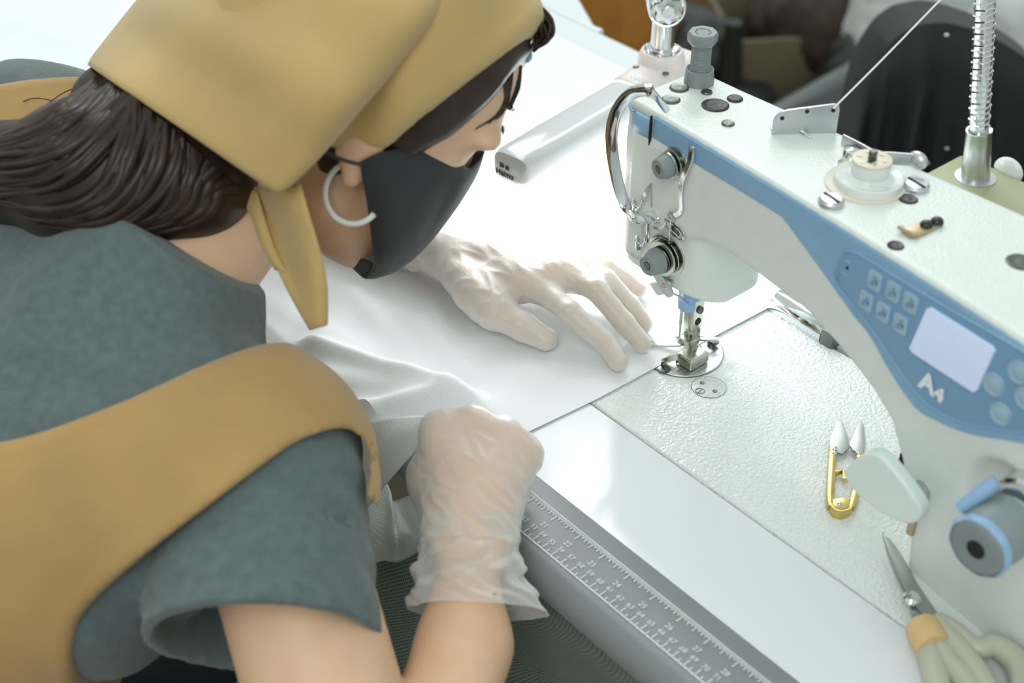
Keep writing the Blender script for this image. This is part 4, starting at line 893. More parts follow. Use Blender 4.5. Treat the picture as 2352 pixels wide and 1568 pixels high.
# left hand: flat on the sheet, fingers spread towards the needle
L_mcp = [onz(1228, 655, .040), onz(1298, 632, .045), onz(1326, 610, .043), onz(1318, 590, .036)]
L_pip = [onz(1306, 714, .036), onz(1366, 662, .044), onz(1392, 645, .041), onz(1388, 612, .033)]
L_dip = [onz(1386, 783, .019), onz(1433, 740, .023), onz(1447, 705, .022), onz(1432, 640, .019)]
L_tip = [onz(1421, 832, .0105), onz(1475, 789, .0105), onz(1479, 743, .0105), onz(1468, 664, .0105)]
L_th = [onz(1062, 640, .032), onz(1136, 712, .025), onz(1196, 748, .018), onz(1254, 779, .0125)]
FAL = WRL + nz_(ELL - WRL) * .07
lo = np.minimum.reduce(L_mcp + L_tip + L_th + [WRL, FAL]) - .035; hi = np.maximum.reduce(L_mcp + L_tip + L_th + [WRL, FAL]) + .035
sL = SDF(lo, hi, .0014); hand(sL, WRL, L_mcp, L_pip, L_dip, L_tip, L_th, forearm=FAL)
handL = sL.mesh()
gL = SDF(lo, hi, .0014); hand(gL, WRL, L_mcp, L_pip, L_dip, L_tip, L_th, grow=.0011, k=.009, forearm=WRL + (FAL - WRL) * .35)
# right hand: fist on the table edge, gripping the cloth
WDIR = nz_(WRR - FAR1)
R_mcp = [onz(1012, 985, .066), onz(1086, 975, .068), onz(1156, 1003, .064), onz(1203, 1042, .056)]
perpR = nz_(np.cross(R_mcp[3] - R_mcp[0], R_mcp[1] - WRR)); perpR = perpR if perpR @ FW < 0 else -perpR    # out of the back of the hand
alongR = nz_((R_mcp[1] + R_mcp[2]) / 2 - WRR)
R_pip = [m - perpR * (.036 if i < 3 else .031) + alongR * (.016 if i < 3 else .012) for i, m in enumerate(R_mcp)]
R_dip = [p - alongR * .022 - perpR * .004 for p in R_pip]; R_tip = [p - alongR * .016 + perpR * .012 for p in R_dip]
acrossR = nz_(R_mcp[0] - R_mcp[3])
R_th = [WRR + alongR * .022 + acrossR * .024 - perpR * .014, WRR + alongR * .046 + acrossR * .036 - perpR * .026, WRR + alongR * .072 + acrossR * .032 - perpR * .036, WRR + alongR * .092 + acrossR * .018 - perpR * .042]
allR = R_mcp + R_pip + R_dip + R_tip + R_th + [WRR, WRR - WDIR * .05]
lo = np.minimum.reduce(allR) - .035; hi = np.maximum.reduce(allR) + .035
sR = SDF(lo, hi, .0014); hand(sR, WRR, R_mcp, R_pip, R_dip, R_tip, R_th, forearm=WRR - WDIR * .06, rad=(.0098, .0095, .0085, .0075))
for sg in (1, -1): sR.cap(WRR + acrossR * .013 * sg - alongR * .004, WRR * .45 + R_mcp[0 if sg > 0 else 3] * .55, .0152, .0125, .014)
handR = sR.mesh()
gR = SDF(lo, hi, .0014); hand(gR, WRR, R_mcp, R_pip, R_dip, R_tip, R_th, grow=.0013, k=.009, forearm=WRR - WDIR * .03, rad=(.0098, .0095, .0085, .0075))
for sg in (1, -1): gR.cap(WRR + acrossR * .013 * sg - alongR * .004, WRR * .45 + R_mcp[0 if sg > 0 else 3] * .55, .0188, .0148, .016)
# ---- body ---------------------------------------------------------
s = SDF((-.56, -.98, -.36), (.33, .06, .44), .0038)
HIPS = V3(-.165, -.76, -.20); CH = V3(-.16, -.50, .045); MID = V3(-.165, -.62, -.06)
s.cap(HIPS, MID, .112, .102, .05); s.cap(MID, CH, .102, .11, .05)
s.cap(V3(-.225, -.50, .045), V3(-.085, -.50, .045), .10, .10, .05); s.cap(V3(-.26, -.42, .10), V3(-.02, -.42, .10), .06, .06, .05)
s.cap(V3(-.205, -.78, -.23), V3(-.215, -.40, -.24), .085, .07, .04); s.cap(V3(-.035, -.78, -.23), V3(-.01, -.40, -.24), .085, .07, .04)
s.cap(NECK + V3(0, -.03, -.02), hp(-.035, -.07, 0), .058, .048, .03)
s.cap(SHR, ELR, .050, .047, .03); s.cap(ELR, FAR1, .040, .0315, .01); s.cap(FAR1, WRR - WDIR * .02, .0295, .0205, .012)
s.cap(SHL, ELL, .048, .038, .03); s.cap(ELL, WRL, .038, .0225, .02)
# head
s.ell(hp(-.012, .035, 0), (.103, .097, .078), HF, .02); s.ell(hp(.028, -.035, 0), (.056, .084, .060), HF, .02)
for sg in (1, -1):
    s.cap(hp(.0, -.055, sg * .052), hp(.050, -.098, sg * .012), .017, .016, .02); s.ell(hp(.048, -.015, sg * .036), (.026, .022, .022), HF, .015)
    s.ell(hp(.070, .028, sg * .032), (.016, .008, .022), HF, .012)
s.cap(hp(.072, .010, 0), hp(.084, -.022, 0), .008, .010, .012); s.cap(hp(.072, -.060, -.015), hp(.072, -.060, .015), .011, .011, .012)
for sg in (1, -1): s.ell(hp(-.008, .006, sg * .0795), (.017, .027, .0065), HF, .005); s.ell(hp(.000, -.020, sg * .0785), (.0085, .011, .0065), HF, .005)
body = s.mesh()
shift = lambda m: (relax(m[0], m[1], 1, .4), m[1])
# mole, nails are tiny; hands join the arms under the gloves
nail = []
bd = raw_mesh('body', [shift(body), shift(handL), shift(handR)], 'skin', person)
# ---- gloves --------------------------------------------------------
def pnoise(P, sc, sd):
    q = P * sc + sd; return (np.sin(q[:, 0] + 1.7 * np.sin(q[:, 1])) + np.sin(q[:, 1] * 1.3 + 1.9 * np.sin(q[:, 2])) + np.sin(q[:, 2] * 1.1 + 1.6 * np.sin(q[:, 0]))) / 3
def normals(pos, q):
    n = np.cross(pos[q[:, 2]] - pos[q[:, 0]], pos[q[:, 3]] - pos[q[:, 1]]); N = np.zeros_like(pos)
    for i in range(4): np.add.at(N, q[:, i], n)
    return N / np.maximum(np.linalg.norm(N, axis=1), 1e-12)[:, None]
def wrinkle(m, amp, wr, reach):
    pos, q = m; pos = relax(pos, q, 2, .5); N = normals(pos, q); d = np.linalg.norm(pos - wr, axis=1)
    w = amp * (.35 + 1.3 * np.exp(-(d / reach) ** 2)); off = .5 * pnoise(pos, 130, 3) + .9 * (1 - np.abs(pnoise(pos * np.array([1, 1.6, 1]), 170, 9)) * 2.2)
    return pos + N * (w * off)[:, None], q
def cuff(c, ax, secs, n=72, seed=0, up=None):
    """open wrinkled tube: secs = (distance along ax, centre shift (2), rx, ry, wrinkle)"""
    ax = nz_(ax); e1 = nz_(RT - ax * (RT @ ax)) if up is None else nz_(up - ax * (up @ ax)); e2 = np.cross(ax, e1)
    A = crv([(a, b_[0], b_[1], rx, ry, w) for a, b_, rx, ry, w in secs], 9); S = []
    for row in A:
        t = np.linspace(0, 2 * np.pi, n, endpoint=False)
        wob = row[5] * (np.sin(t * 7 + row[0] * 190 + seed) * .5 + np.sin(t * 3 - row[0] * 330 + 2 * seed) * .7 + .45 * np.sin(t * 12 + 5 * np.sin(row[0] * 140)))
        S.append(c + ax * (row[0] + .35 * row[5] * np.sin(t * 5 + seed))[:, None] + e1 * (row[1] + (row[3] + wob) * np.cos(t))[:, None] + e2 * (row[2] + (row[4] + wob) * np.sin(t))[:, None])
    S = np.array(S); nv, nu = S.shape[:2]
    f = [(i * nu + k, i * nu + (k + 1) % nu, (i + 1) * nu + (k + 1) % nu, (i + 1) * nu + k) for i in range(nv - 1) for k in range(nu)]
    return S.reshape(-1, 3), np.array(f)
def open_end(m, c, ax):
    """drop the closed end of the glove past the plane through c"""
    pos, q = m; keep = ((pos - c) @ ax) < 0; kq = keep[q].all(1); q = q[kq]
    used = np.unique(q); mp = np.full(len(pos), -1); mp[used] = np.arange(len(used)); return pos[used], mp[q]
fdir = nz_(FAR1 - WRR)
gm = open_end(wrinkle(gR.mesh(), .0012, WRR, .035), WRR + fdir * .009, fdir)
cR = cuff(WRR, fdir, [(-.010, (0, 0), .0325, .0228, .0004), (.004, (.000, 0), .0332, .0240, .0014), (.018, (.001, .001), .0350, .027, .0022), (.032, (.002, .001), .0385, .030, .0028), (.044, (.005, .001), .0430, .033, .0024), (.052, (.008, .0), .0475, .035, .0016), (.0535, (.008, .0), .0478, .0352, .0014)], seed=1)
gl1 = raw_mesh('right_glove', [gm, cR], 'glove_vinyl', person); gl1.name = 'glove'; gl1['label'] = 'milky vinyl glove on the hand clenched at the table edge'
fl_ = nz_(ELL - WRL)
gm = open_end(wrinkle(gL.mesh(), .0008, L_th[1], .03), WRL + fl_ * .012, fl_)
cL = cuff(WRL, fl_, [(.004, (0, 0), .0235, .0225, .0006), (.016, (0, 0), .0245, .0235, .0016), (.032, (0, 0), .027, .026, .0024), (.05, (0, 0), .030, .028, .0026), (.062, (0, 0), .033, .030, .0018)], seed=4)
gl2 = raw_mesh('glove', [gm, cL], 'glove_vinyl_lit', person); gl2['label'] = 'milky vinyl glove on the hand spread flat on the fabric'
b = MB(); q_ = atd(1135, 1367, .925); b.ball(q_, (.0016, .0016, .0016), 10); b.build('mole', 'pink_mole', bd)
# ---- shirt ---------------------------------------------------------
t = SDF((-.50, -.98, -.30), (.24, -.20, .29), .0028)
t.cap(HIPS, MID, .128, .118, .05); t.cap(MID, CH, .118, .124, .05)
t.cap(V3(-.23, -.50, .045), V3(-.085, -.50, .045), .106, .106, .05); t.cap(V3(-.265, -.42, .10), V3(-.015, -.42, .10), .075, .072, .06)
t.cap(NECK + V3(0, -.03, -.02), NECK + V3(.004, .022, .034), .082, .063, .04)
t.cap(SHL, ELL, .060, .060, .035); t.cap(V3(-.2, -.42, .12), SHL, .07, .058, .05)
X, Y, Z = [a.astype(np.float32) for a in np.meshgrid(*t.ax, indexing='ij', sparse=True)]
pr = lambda d: X * float(d[0]) + Y * float(d[1]) + Z * float(d[2])
sv = SDF(t.lo, t.lo + t.h * (t.n - 1), t.h); sv.cap(SHR, HEM + (HEM - SHR) * .25, .066, .0755, .0)
sd = nz_(HEM - SHR); hd = (X - HEM[0]) * float(sd[0]) + (Y - HEM[1]) * float(sd[1]) + (Z - HEM[2]) * float(sd[2])
rad = np.sqrt((X - HEM[0] - hd * sd[0]) ** 2 + (Y - HEM[1] - hd * sd[1]) ** 2 + (Z - HEM[2] - hd * sd[2]) ** 2)
DS = sv.D + (.0016 * np.sin(hd * 120 + pr(V3(50, -60, 20))) * np.sin(pr(V3(40, 30, -50)))).astype(np.float32)
DS = DS - .0007 * (hd > -.026)
cn_ = nz_(sd - .06 * RT); hq = (X - HEM[0]) * float(cn_[0]) + (Y - HEM[1]) * float(cn_[1]) + (Z - HEM[2]) * float(cn_[2]); DS = np.maximum(DS, hq); DS = np.maximum(DS, -np.maximum(rad - .0655 - .02 * hd, -(hd + .06)))
t.D += (.0018 * np.sin(pr(V3(70, 30, 50)) + 2 * np.sin(pr(V3(20, -40, 10)))) + .0011 * np.sin(pr(V3(-60, 110, 80)))).astype(np.float32)
k = .03; h_ = np.maximum(k - np.abs(t.D - DS), 0) / k; h_ = h_ * np.clip((-hd - .06) / .03, 0, 1); D = np.minimum(t.D, DS) - h_ * h_ * k * .25
sdl = nz_(ELL - SHL); hl = (X - SHL[0]) * float(sdl[0]) + (Y - SHL[1]) * float(sdl[1]) + (Z - SHL[2]) * float(sdl[2])
radl = np.sqrt((X - SHL[0] - hl * sdl[0]) ** 2 + (Y - SHL[1] - hl * sdl[1]) ** 2 + (Z - SHL[2] - hl * sdl[2]) ** 2)
D = np.where((radl < .1) & (hl > 0), np.maximum(D, hl - .14), D)
# collar opening: plane across the neck
cn = nz_(V3(.05, .70, .72)); co = NECK + V3(.004, .012, .036); hc_ = (X - co[0]) * float(cn[0]) + (Y - co[1]) * float(cn[1]) + (Z - co[2]) * float(cn[2])
nr = np.sqrt(np.maximum((X - co[0]) ** 2 + (Y - co[1]) ** 2 + (Z - co[2]) ** 2 - hc_ ** 2, 0))
D = np.where(nr < .115, np.maximum(D, hc_), D)
pos, q = t.mesh(D=D.astype(np.float32)); shirt_pts = relax(pos, q, 2, .5)
shirt = raw_mesh('shirt', [(shirt_pts, q)], 'shirt_cloth', person); shirt['label'] = 'heather grey short sleeved shirt'
# ---- apron: a band lying on the shirt ------------------------------
def ortho(P): return [((atd(u, v, d) @ RT), (atd(u, v, d) @ UPV)) for u, v, d in P]
ap = ortho([(-300, 1035, 1.02), (-150, 1022, 1.0), (0, 1006, .97), (150, 985, .95), (330, 915, .925), (500, 832, .915), (600, 790, .91), (680, 776, .905), (800, 690, .90), (980, 900, .89), (900, 1200, .87), (836, 1150, .875), (838, 1070, .88), (818, 1008, .885), (775, 984, .89), (700, 1005, .89), (640, 1045, .89), (500, 1152, .89), (350, 1266, .89), (235, 1368, .895), (195, 1440, .90), (172, 1568, .91), (160, 1760, .92), (-300, 1760, .96)])
ap = [tuple(p) for p in crv(ap, 4, True)]
pd = poly_sdf(pr(RT), pr(UPV), ap).astype(np.float32)
ap2 = ortho([(-160, 260, 1.12), (0, 222, 1.10), (110, 190, 1.09), (200, 160, 1.08), (260, 250, 1.06), (120, 330, 1.06), (0, 370, 1.07), (-160, 420, 1.08)])
pd = np.minimum(pd, poly_sdf(pr(RT), pr(UPV), ap2).astype(np.float32))
# body of the garment without sleeve, so the strap bridges over the armhole
a = SDF(t.lo, t.lo + t.h * (t.n - 1), t.h); a.D = a.D
a.cap(HIPS, MID, .128, .118, .05); a.cap(MID, CH, .118, .124, .05)
a.cap(V3(-.23, -.50, .045), V3(-.085, -.50, .045), .106, .106, .05); a.cap(V3(-.265, -.42, .10), V3(-.015, -.42, .10), .075, .072, .06)
a.cap(NECK + V3(0, -.03, -.02), NECK + V3(.004, .022, .034), .082, .063, .04); a.cap(SHR, HEM, .066, .070, .035); a.cap(SHL, ELL, .060, .060, .035); a.cap(V3(-.2, -.42, .12), SHL, .07, .058, .05)
a.D += (.0007 * np.sin(pr(V3(70, 30, 50)) + 2 * np.sin(pr(V3(20, -40, 10))))).astype(np.float32)
hem_ = np.exp(-((pd + .006) / .0035) ** 2)
thick = .0021 + .0010 * hem_
sh_ = np.maximum(a.D - .0064 - thick, -(a.D + .012))
w1, w2 = sh_ + .001, pd + .001
DA = np.minimum(np.maximum(w1, w2), 0) + np.sqrt(np.maximum(w1, 0) ** 2 + np.maximum(w2, 0) ** 2) - .001
DA = np.where((radl < .11) & (hl > .02), np.maximum(DA, hl - .03), DA)
pos, q = nets(DA[:DA.shape[0]].astype(np.float32), t.lo, t.h); pos = relax(pos, q, 2, .5)
raw_mesh('apron', [(pos, q)], 'apron_cloth', person)['label'] = 'ochre apron strap and back'
# ---- headscarf ------------------------------------------------------
k_ = SDF(HC - .17, HC + .19, .0026)
X, Y, Z = [x.astype(np.float32) for x in np.meshgrid(*k_.ax, indexing='ij', sparse=True)]
rel = lambda d: (X - HC[0]) * float(d[0]) + (Y - HC[1]) * float(d[1]) + (Z - HC[2]) * float(d[2])
fF, fU, fR = rel(F_), rel(U_), np.abs(rel(R_h))
k_.ell(hp(-.012, .035, 0), (.103, .097, .078), HF, .02); k_.ell(hp(.032, -.02, 0), (.056, .084, .060), HF, .02)
hairD = k_.D.copy()
# mirror each outline about the middle of the face: project the folded point along the view
qx = fF * float(F_ @ RT) + fU * float(U_ @ RT) + fR * float(R_h @ RT) + float(HC @ RT)
qy = fF * float(F_ @ UPV) + fU * float(U_ @ UPV) + fR * float(R_h @ UPV) + float(HC @ UPV)
capo = ortho([(690, 300, .90), (752, 322, .895), (790, 318, .895), (850, 325, .90), (890, 316, .90), (1000, 250, .925), (1150, 150, .96), (1230, 84, .985), (1262, 30, 1.0), (1268, -60, 1.0), (1200, -300, .98), (700, -500, .98), (300, -200, .98), (350, 200, .96), (560, 330, .92)])
hairo = ortho([(690, 300, .90), (700, 365, .90), (760, 372, .90), (835, 345, .90), (905, 355, .91), (1000, 318, .93), (1045, 300, .945), (1130, 235, .965), (1190, 160, .98), (1230, 115, .99), (1272, 60, 1.0), (1280, -60, 1.0), (1200, -300, .98), (700, -500, .98), (300, -200, .98), (330, 220, .96), (470, 420, .93), (560, 440, .92)])
pc2 = poly_sdf(qx, qy, [tuple(p) for p in crv(capo, 4, True)]).astype(np.float32)
ph2 = poly_sdf(qx, qy, [tuple(p) for p in crv(hairo, 4, True)]).astype(np.float32)
fold = .0032 * np.sin((qx - .35 * qy) * 95 + 1.0) + .0012 * np.sin((qx + .9 * qy) * 70)
base = k_.D - .0125 - fold.astype(np.float32)
sh_ = np.maximum(base - .0024 - .0008 * np.exp(-((pc2 + .006) / .0035) ** 2), -(base + .009))
w1, w2 = sh_ + .0012, pc2 + .0012
DC = np.minimum(np.maximum(w1, w2), 0) + np.sqrt(np.maximum(w1, 0) ** 2 + np.maximum(w2, 0) ** 2) - .0012
capm = nets(DC, k_.lo, k_.h); capm = (relax(capm[0], capm[1], 2, .5), capm[1])
# back flap: thick square-cornered cloth hanging from the crown over the hair
rows = [
 [(300, 205, 1.09), (240, 170, 1.075), (203, 150, 1.03), (250, 182, .955), (335, 240, .925), (450, 318, .904), (555, 390, .895), (622, 434, .893), (642, 441, .897), (630, 430, .915), (600, 400, .935)],
 [(330, 120, 1.11), (280, 95, 1.095), (262, 75, 1.05), (310, 95, .99), (400, 150, .935), (510, 215, .900), (625, 290, .878), (696, 348, .878), (724, 362, .888), (715, 352, .906), (680, 320, .925)],
 [(380, 40, 1.12), (340, 15, 1.105), (325, -2, 1.06), (370, 15, .995), (470, 65, .930), (590, 130, .890), (715, 200, .872), (786, 248, .876), (814, 258, .890), (806, 250, .908), (770, 225, .928)],
 [(440, -40, 1.12), (410, -65, 1.11), (400, -80, 1.06), (450, -60, .995), (550, -15, .930), (680, 45, .893), (805, 105, .880), (880, 148, .888), (908, 152, .902), (900, 146, .918), (860, 125, .935)],
 [(520, -110, 1.12), (500, -140, 1.11), (490, -155, 1.065), (545, -140, 1.0), (650, -95, .940), (780, -40, .908), (905, 10, .900), (975, 40, .910), (1003, 40, .922), (996, 36, .936), (955, 20, .95)],
 [(620, -180, 1.12), (610, -210, 1.11), (610, -225, 1.07), (670, -215, 1.01), (770, -175, .958), (885, -125, .930), (990, -80, .928), (1045, -55, .938), (1070, -60, .95), (1060, -62, .962), (1030, -70, .975)],
 [(760, -240, 1.11), (760, -270, 1.10), (770, -280, 1.07), (830, -270, 1.02), (910, -240, .98), (1000, -195, .96), (1080, -150, .96), (1120, -130, .97), (1138, -130, .98), (1130, -130, .99), (1100, -135, 1.0)]]
G = np.array([[atd(u, v, d - .006 - ((.014 if i_ < 4 else .03) if i_ >= 2 and 3 <= j_ <= 7 else 0)) for j_, (u, v, d) in enumerate(r)] for i_, r in enumerate(rows)])
def cr2(A, sub):
    N = len(A); out = []
    for i in range(N - 1):
        p0 = A[i - 1] if i > 0 else 2 * A[0] - A[1]; p1 = A[i]; p2 = A[i + 1]; p3 = A[i + 2] if i + 2 < N else 2 * A[-1] - A[-2]
        for kk in range(sub):
            tt = kk / sub; out.append(.5 * ((2 * p1) + (-p0 + p2) * tt + (2 * p0 - 5 * p1 + 4 * p2 - p3) * tt * tt + (-p0 + 3 * p1 - 3 * p2 + p3) * tt ** 3))
    out.append(A[-1]); return np.array(out)
S = cr2(cr2(G, 8).transpose(1, 0, 2), 8).transpose(1, 0, 2)
def sheet(S, th):
    """closed thick sheet with a rounded rim"""
    nv, nu = S.shape[:2]; du = np.gradient(S, axis=1); dv = np.gradient(S, axis=0); N = np.cross(du, dv); N /= np.maximum(np.linalg.norm(N, axis=2, keepdims=True), 1e-9)
    w = np.ones((nv, nu)); w[0] = w[-1] = .35; w[:, 0] = w[:, -1] = .35; w[1] = np.minimum(w[1], .8); w[:, 1] = np.minimum(w[:, 1], .8)
    A, B = S + N * th / 2 * w[..., None], S - N * th / 2 * w[..., None]; n = nv * nu; f = []
    I = np.arange(n).reshape(nv, nu)
    a = np.stack([I[:-1, :-1], I[:-1, 1:], I[1:, 1:], I[1:, :-1]], -1).reshape(-1, 4); f.append(a); f.append(a[:, ::-1] + n)
    rim = np.concatenate([I[0, :], I[1:, -1], I[-1, -2::-1], I[-2:0:-1, 0]]); r2 = np.roll(rim, -1); f.append(np.stack([r2, rim, rim + n, r2 + n], 1))
    return np.concatenate([A.reshape(-1, 3), B.reshape(-1, 3)]), np.concatenate(f)
flap = sheet(S, .0042)
scarf = raw_mesh('headscarf', [capm, flap], 'scarf_cloth', person); scarf['label'] = 'mustard cloth headscarf with square back flap'
T1 = [[atd(u, v, d) for u, v, d in r] for r in [
 [(560, 425, .955), (590, 430, .95), (640, 430, .915), (690, 420, .905)],
 [(590, 490, .945), (622, 500, .945), (672, 495, .915), (712, 500, .902)],
 [(612, 560, .94), (650, 575, .94), (700, 570, .912), (736, 580, .905)],
 [(640, 625, .935), (676, 640, .93), (722, 640, .91), (751, 645, .910)],
 [(676, 695, .93), (702, 700, .922), (732, 700, .912), (753, 700, .915)],
 [(712, 758, .93), (724, 755, .92), (740, 750, .915), (751, 746, .92)]]]
tl = sheet(cr2(cr2(np.array(T1), 6).transpose(1, 0, 2), 6).transpose(1, 0, 2), .003); raw_mesh('scarf_tail', [tl], 'scarf_cloth', scarf)
T2 = [[atd(u, v, d) for u, v, d in r] for r in [[(545, 430, .965), (565, 432, .955), (590, 440, .945)], [(578, 500, .95), (592, 502, .942), (612, 510, .94)], [(600, 560, .945), (613, 562, .938), (635, 575, .938)], [(632, 620, .94), (645, 622, .934), (668, 640, .932)]]]
tl = sheet(cr2(cr2(np.array(T2), 6).transpose(1, 0, 2), 6).transpose(1, 0, 2), .003); raw_mesh('scarf_tail', [tl], 'scarf_cloth', scarf)
# ---- hair ------------------------------------------------------------
Dh = np.maximum(hairD - .006, ph2); hm = nets(Dh.astype(np.float32), k_.lo, k_.h); hm = (relax(hm[0], hm[1], 2, .5), hm[1])
B0 = atd(250, 370, .985)
hb = SDF(B0 - .24, B0 + .20, .004)
hb.cap(atd(465, 408, .955), atd(380, 398, .965), .034, .050, .03); hb.cap(atd(380, 398, .965), atd(210, 402, .965), .050, .048, .03); hb.cap(atd(210, 402, .965), atd(0, 400, 1.0), .047, .030, .03); hb.cap(atd(0, 400, 1.0), atd(-160, 395, 1.05), .030, .02, .03); hb.cap(atd(390, 330, 1.0), atd(270, 250, 1.045), .045, .035, .03)
hbm = hb.mesh(); hbm = (relax(hbm[0], hbm[1], 3, .5), hbm[1])
def surf_depth(g, u, v, d0, d1, lift):
    ds = np.linspace(d0, d1, 160); P = np.array([atd(u, v, d) for d in ds]); I = np.clip(np.round((P - g.lo) / g.h).astype(int), 0, np.array(g.n) - 1)
    val = g.D[I[:, 0], I[:, 1], I[:, 2]]; neg = np.where(val < 0)[0]
    return atd(u, v, (ds[neg[0]] if len(neg) else ds[np.argmin(val)]) - lift)
rs = random.Random(11)
b = MB()
for i in range(420):
    ty = rs.random(); j = lambda a_: rs.uniform(-a_, a_)
    if ty < .16:
        f_ = rs.random(); P_ = [(228 + 40 * f_, 176 + 26 * f_), (150 + 50 * f_ + j(12), 235 + 45 * f_), (70 + 40 * f_ + j(15), 280 + 70 * f_), (-20 + j(20), 305 + 80 * f_), (-120, 330 + 80 * f_)]
    elif ty < .36:
        f_ = rs.random(); P_ = [(250 + 70 * f_, 190 + 50 * f_), (185 + 60 * f_ + j(15), 265 + 70 * f_), (95 + 40 * f_ + j(20), 320 + 110 * f_), (0 + j(20), 330 + 120 * f_), (-120, 340 + 100 * f_)]
    elif ty < .68:
        f_ = rs.random(); P_ = [(300 + 120 * f_, 225 + 85 * f_), (275 + 125 * f_ + j(18), 340 + 50 * f_), (225 + 130 * f_ + j(18), 440 + 30 * f_), (120 + 130 * f_ + j(20), 480 + 45 * f_), (-20 + 110 * f_, 455 + 65 * f_)]
    else:
        f_ = rs.random(); P_ = [(400 + 150 * f_, 300 + 135 * f_), (395 + 110 * f_ + j(10), 400 + 40 * f_), (375 + 95 * f_ + j(12), 470 + 20 * f_), (300 + 90 * f_ + j(15), 515 + 12 * f_), (170 + 60 * f_, 535 + 6 * f_)]
    lf = rs.uniform(-.002, .004); r_ = rs.uniform(.0016, .0042)
    b.tube([surf_depth(hb, u, v, .86, 1.16, lf) for u, v in P_], [r_ * x for x in (.7, 1, 1, .8, .2)], 6, sub=6)
for i in range(7):   # loose strands towards the far shoulder
    v0 = rs.uniform(190, 260); P_ = [(240 + rs.uniform(-20, 30), v0 - 10, 1.03), (150, v0 + rs.uniform(10, 50), 1.04), (70, v0 + rs.uniform(20, 70), 1.05), (-20, v0 + rs.uniform(20, 90), 1.07)]
    b.tube([atd(u, v, d) for u, v, d in P_], rs.uniform(.0004, .0008), 5, sub=5)
for P_ in ([(1178, 140, .975), (1172, 190, .975), (1160, 240, .975), (1120, 282, .965)], [(1195, 150, .985), (1188, 200, .985), (1172, 246, .985), (1180, 248, .99)], [(1150, 170, .965), (1165, 215, .968), (1150, 262, .968), (1090, 300, .96)], [(730, 345, .90), (760, 372, .895), (800, 370, .893), (850, 352, .895)], [(1225, 20, .995), (1258, 50, 1.0), (1256, 90, 1.0), (1222, 118, 1.0)], [(1215, 30, .995), (1250, 60, 1.0), (1248, 95, 1.0), (1218, 112, 1.0)], [(1200, 30, .995), (1240, 62, 1.0), (1238, 95, 1.0), (1205, 120, 1.0)], [(1210, 50, .995), (1232, 72, 1.0), (1226, 100, 1.0), (1200, 125, 1.0)], [(1235, 10, .995), (1264, 45, 1.0), (1266, 80, 1.0), (1240, 108, 1.0)]):
    for j in range(4): b.tube([surf_depth(k_, u + rs.uniform(-5, 5), v + rs.uniform(-4, 4), .86, 1.14, .0015) for u, v, d in P_], [.0010, .0013, .0010, .0004], 5, sub=5)
for j in range(9):    # lashes
    a_ = -0.5 + j * .17; b.tube([atd(1122 + j * 2, 286 + j * .8, 1.0), atd(1138 + j * 1.5 + 5 * math.cos(a_), 293 + 6 * math.sin(a_) + j * .4, 1.0), atd(1143 + 17 * math.cos(a_), 297 + 17 * math.sin(a_), 1.003)], [.0006, .0006, .0002], 4, sub=3)
bm_ = b.bm; bmesh.ops.recalc_face_normals(bm_, faces=bm_.faces); bm_.verts.index_update()
lv_ = np.array([v.co[:] for v in bm_.verts]); lf4 = [[v.index for v in f.verts] for f in bm_.faces if len(f.verts) == 4]; bm_.free()
raw_mesh('hair', [hm, hbm, (lv_, np.array(lf4))], 'hair', person)['label'] = 'dark brown hair tied low at the nape'
# ---- mask --------------------------------------------------------------
Mp = [[(826, 372, 0.930), (875, 350, 0.930), (940, 338, 0.945), (1012, 326, 0.970), (1046, 358, 0.985), (1074, 386, 1.005), (1098, 372, 1.025), (1113, 347, 1.040)],
[(840, 450, 0.945), (885, 442, 0.945), (940, 432, 0.955), (995, 422, 0.970), (1030, 424, 0.985), (1060, 428, 1.000), (1080, 420, 1.020), (1092, 404, 1.035)],
[(850, 520, 0.970), (885, 522, 0.970), (925, 516, 0.975), (965, 510, 0.985), (992, 508, 1.000), (1012, 504, 1.010), (1030, 496, 1.025), (1044, 482, 1.040)],
[(856, 580, 0.995), (878, 588, 0.995), (905, 588, 1.000), (928, 584, 1.010), (946, 580, 1.020), (962, 574, 1.030), (976, 567, 1.040), (990, 550, 1.050)],
[(856, 612, 1.020), (866, 618, 1.020), (880, 624, 1.025), (893, 624, 1.030), (905, 622, 1.035), (914, 618, 1.040), (924, 612, 1.050), (934, 601, 1.060)],
[(838, 640, 1.050), (845, 640, 1.050), (852, 640, 1.050), (858, 639, 1.053), (864, 637, 1.056), (870, 636, 1.060), (876, 633, 1.064), (884, 628, 1.070)]]
Gm = np.array([[atd(u, v, d) for u, v, d in r] for r in Mp]); Sm = cr2(cr2(Gm, 7).transpose(1, 0, 2), 7).transpose(1, 0, 2)
relm = Sm - HC; Sf = Sm - 2 * (relm @ R_h)[..., None] * R_h
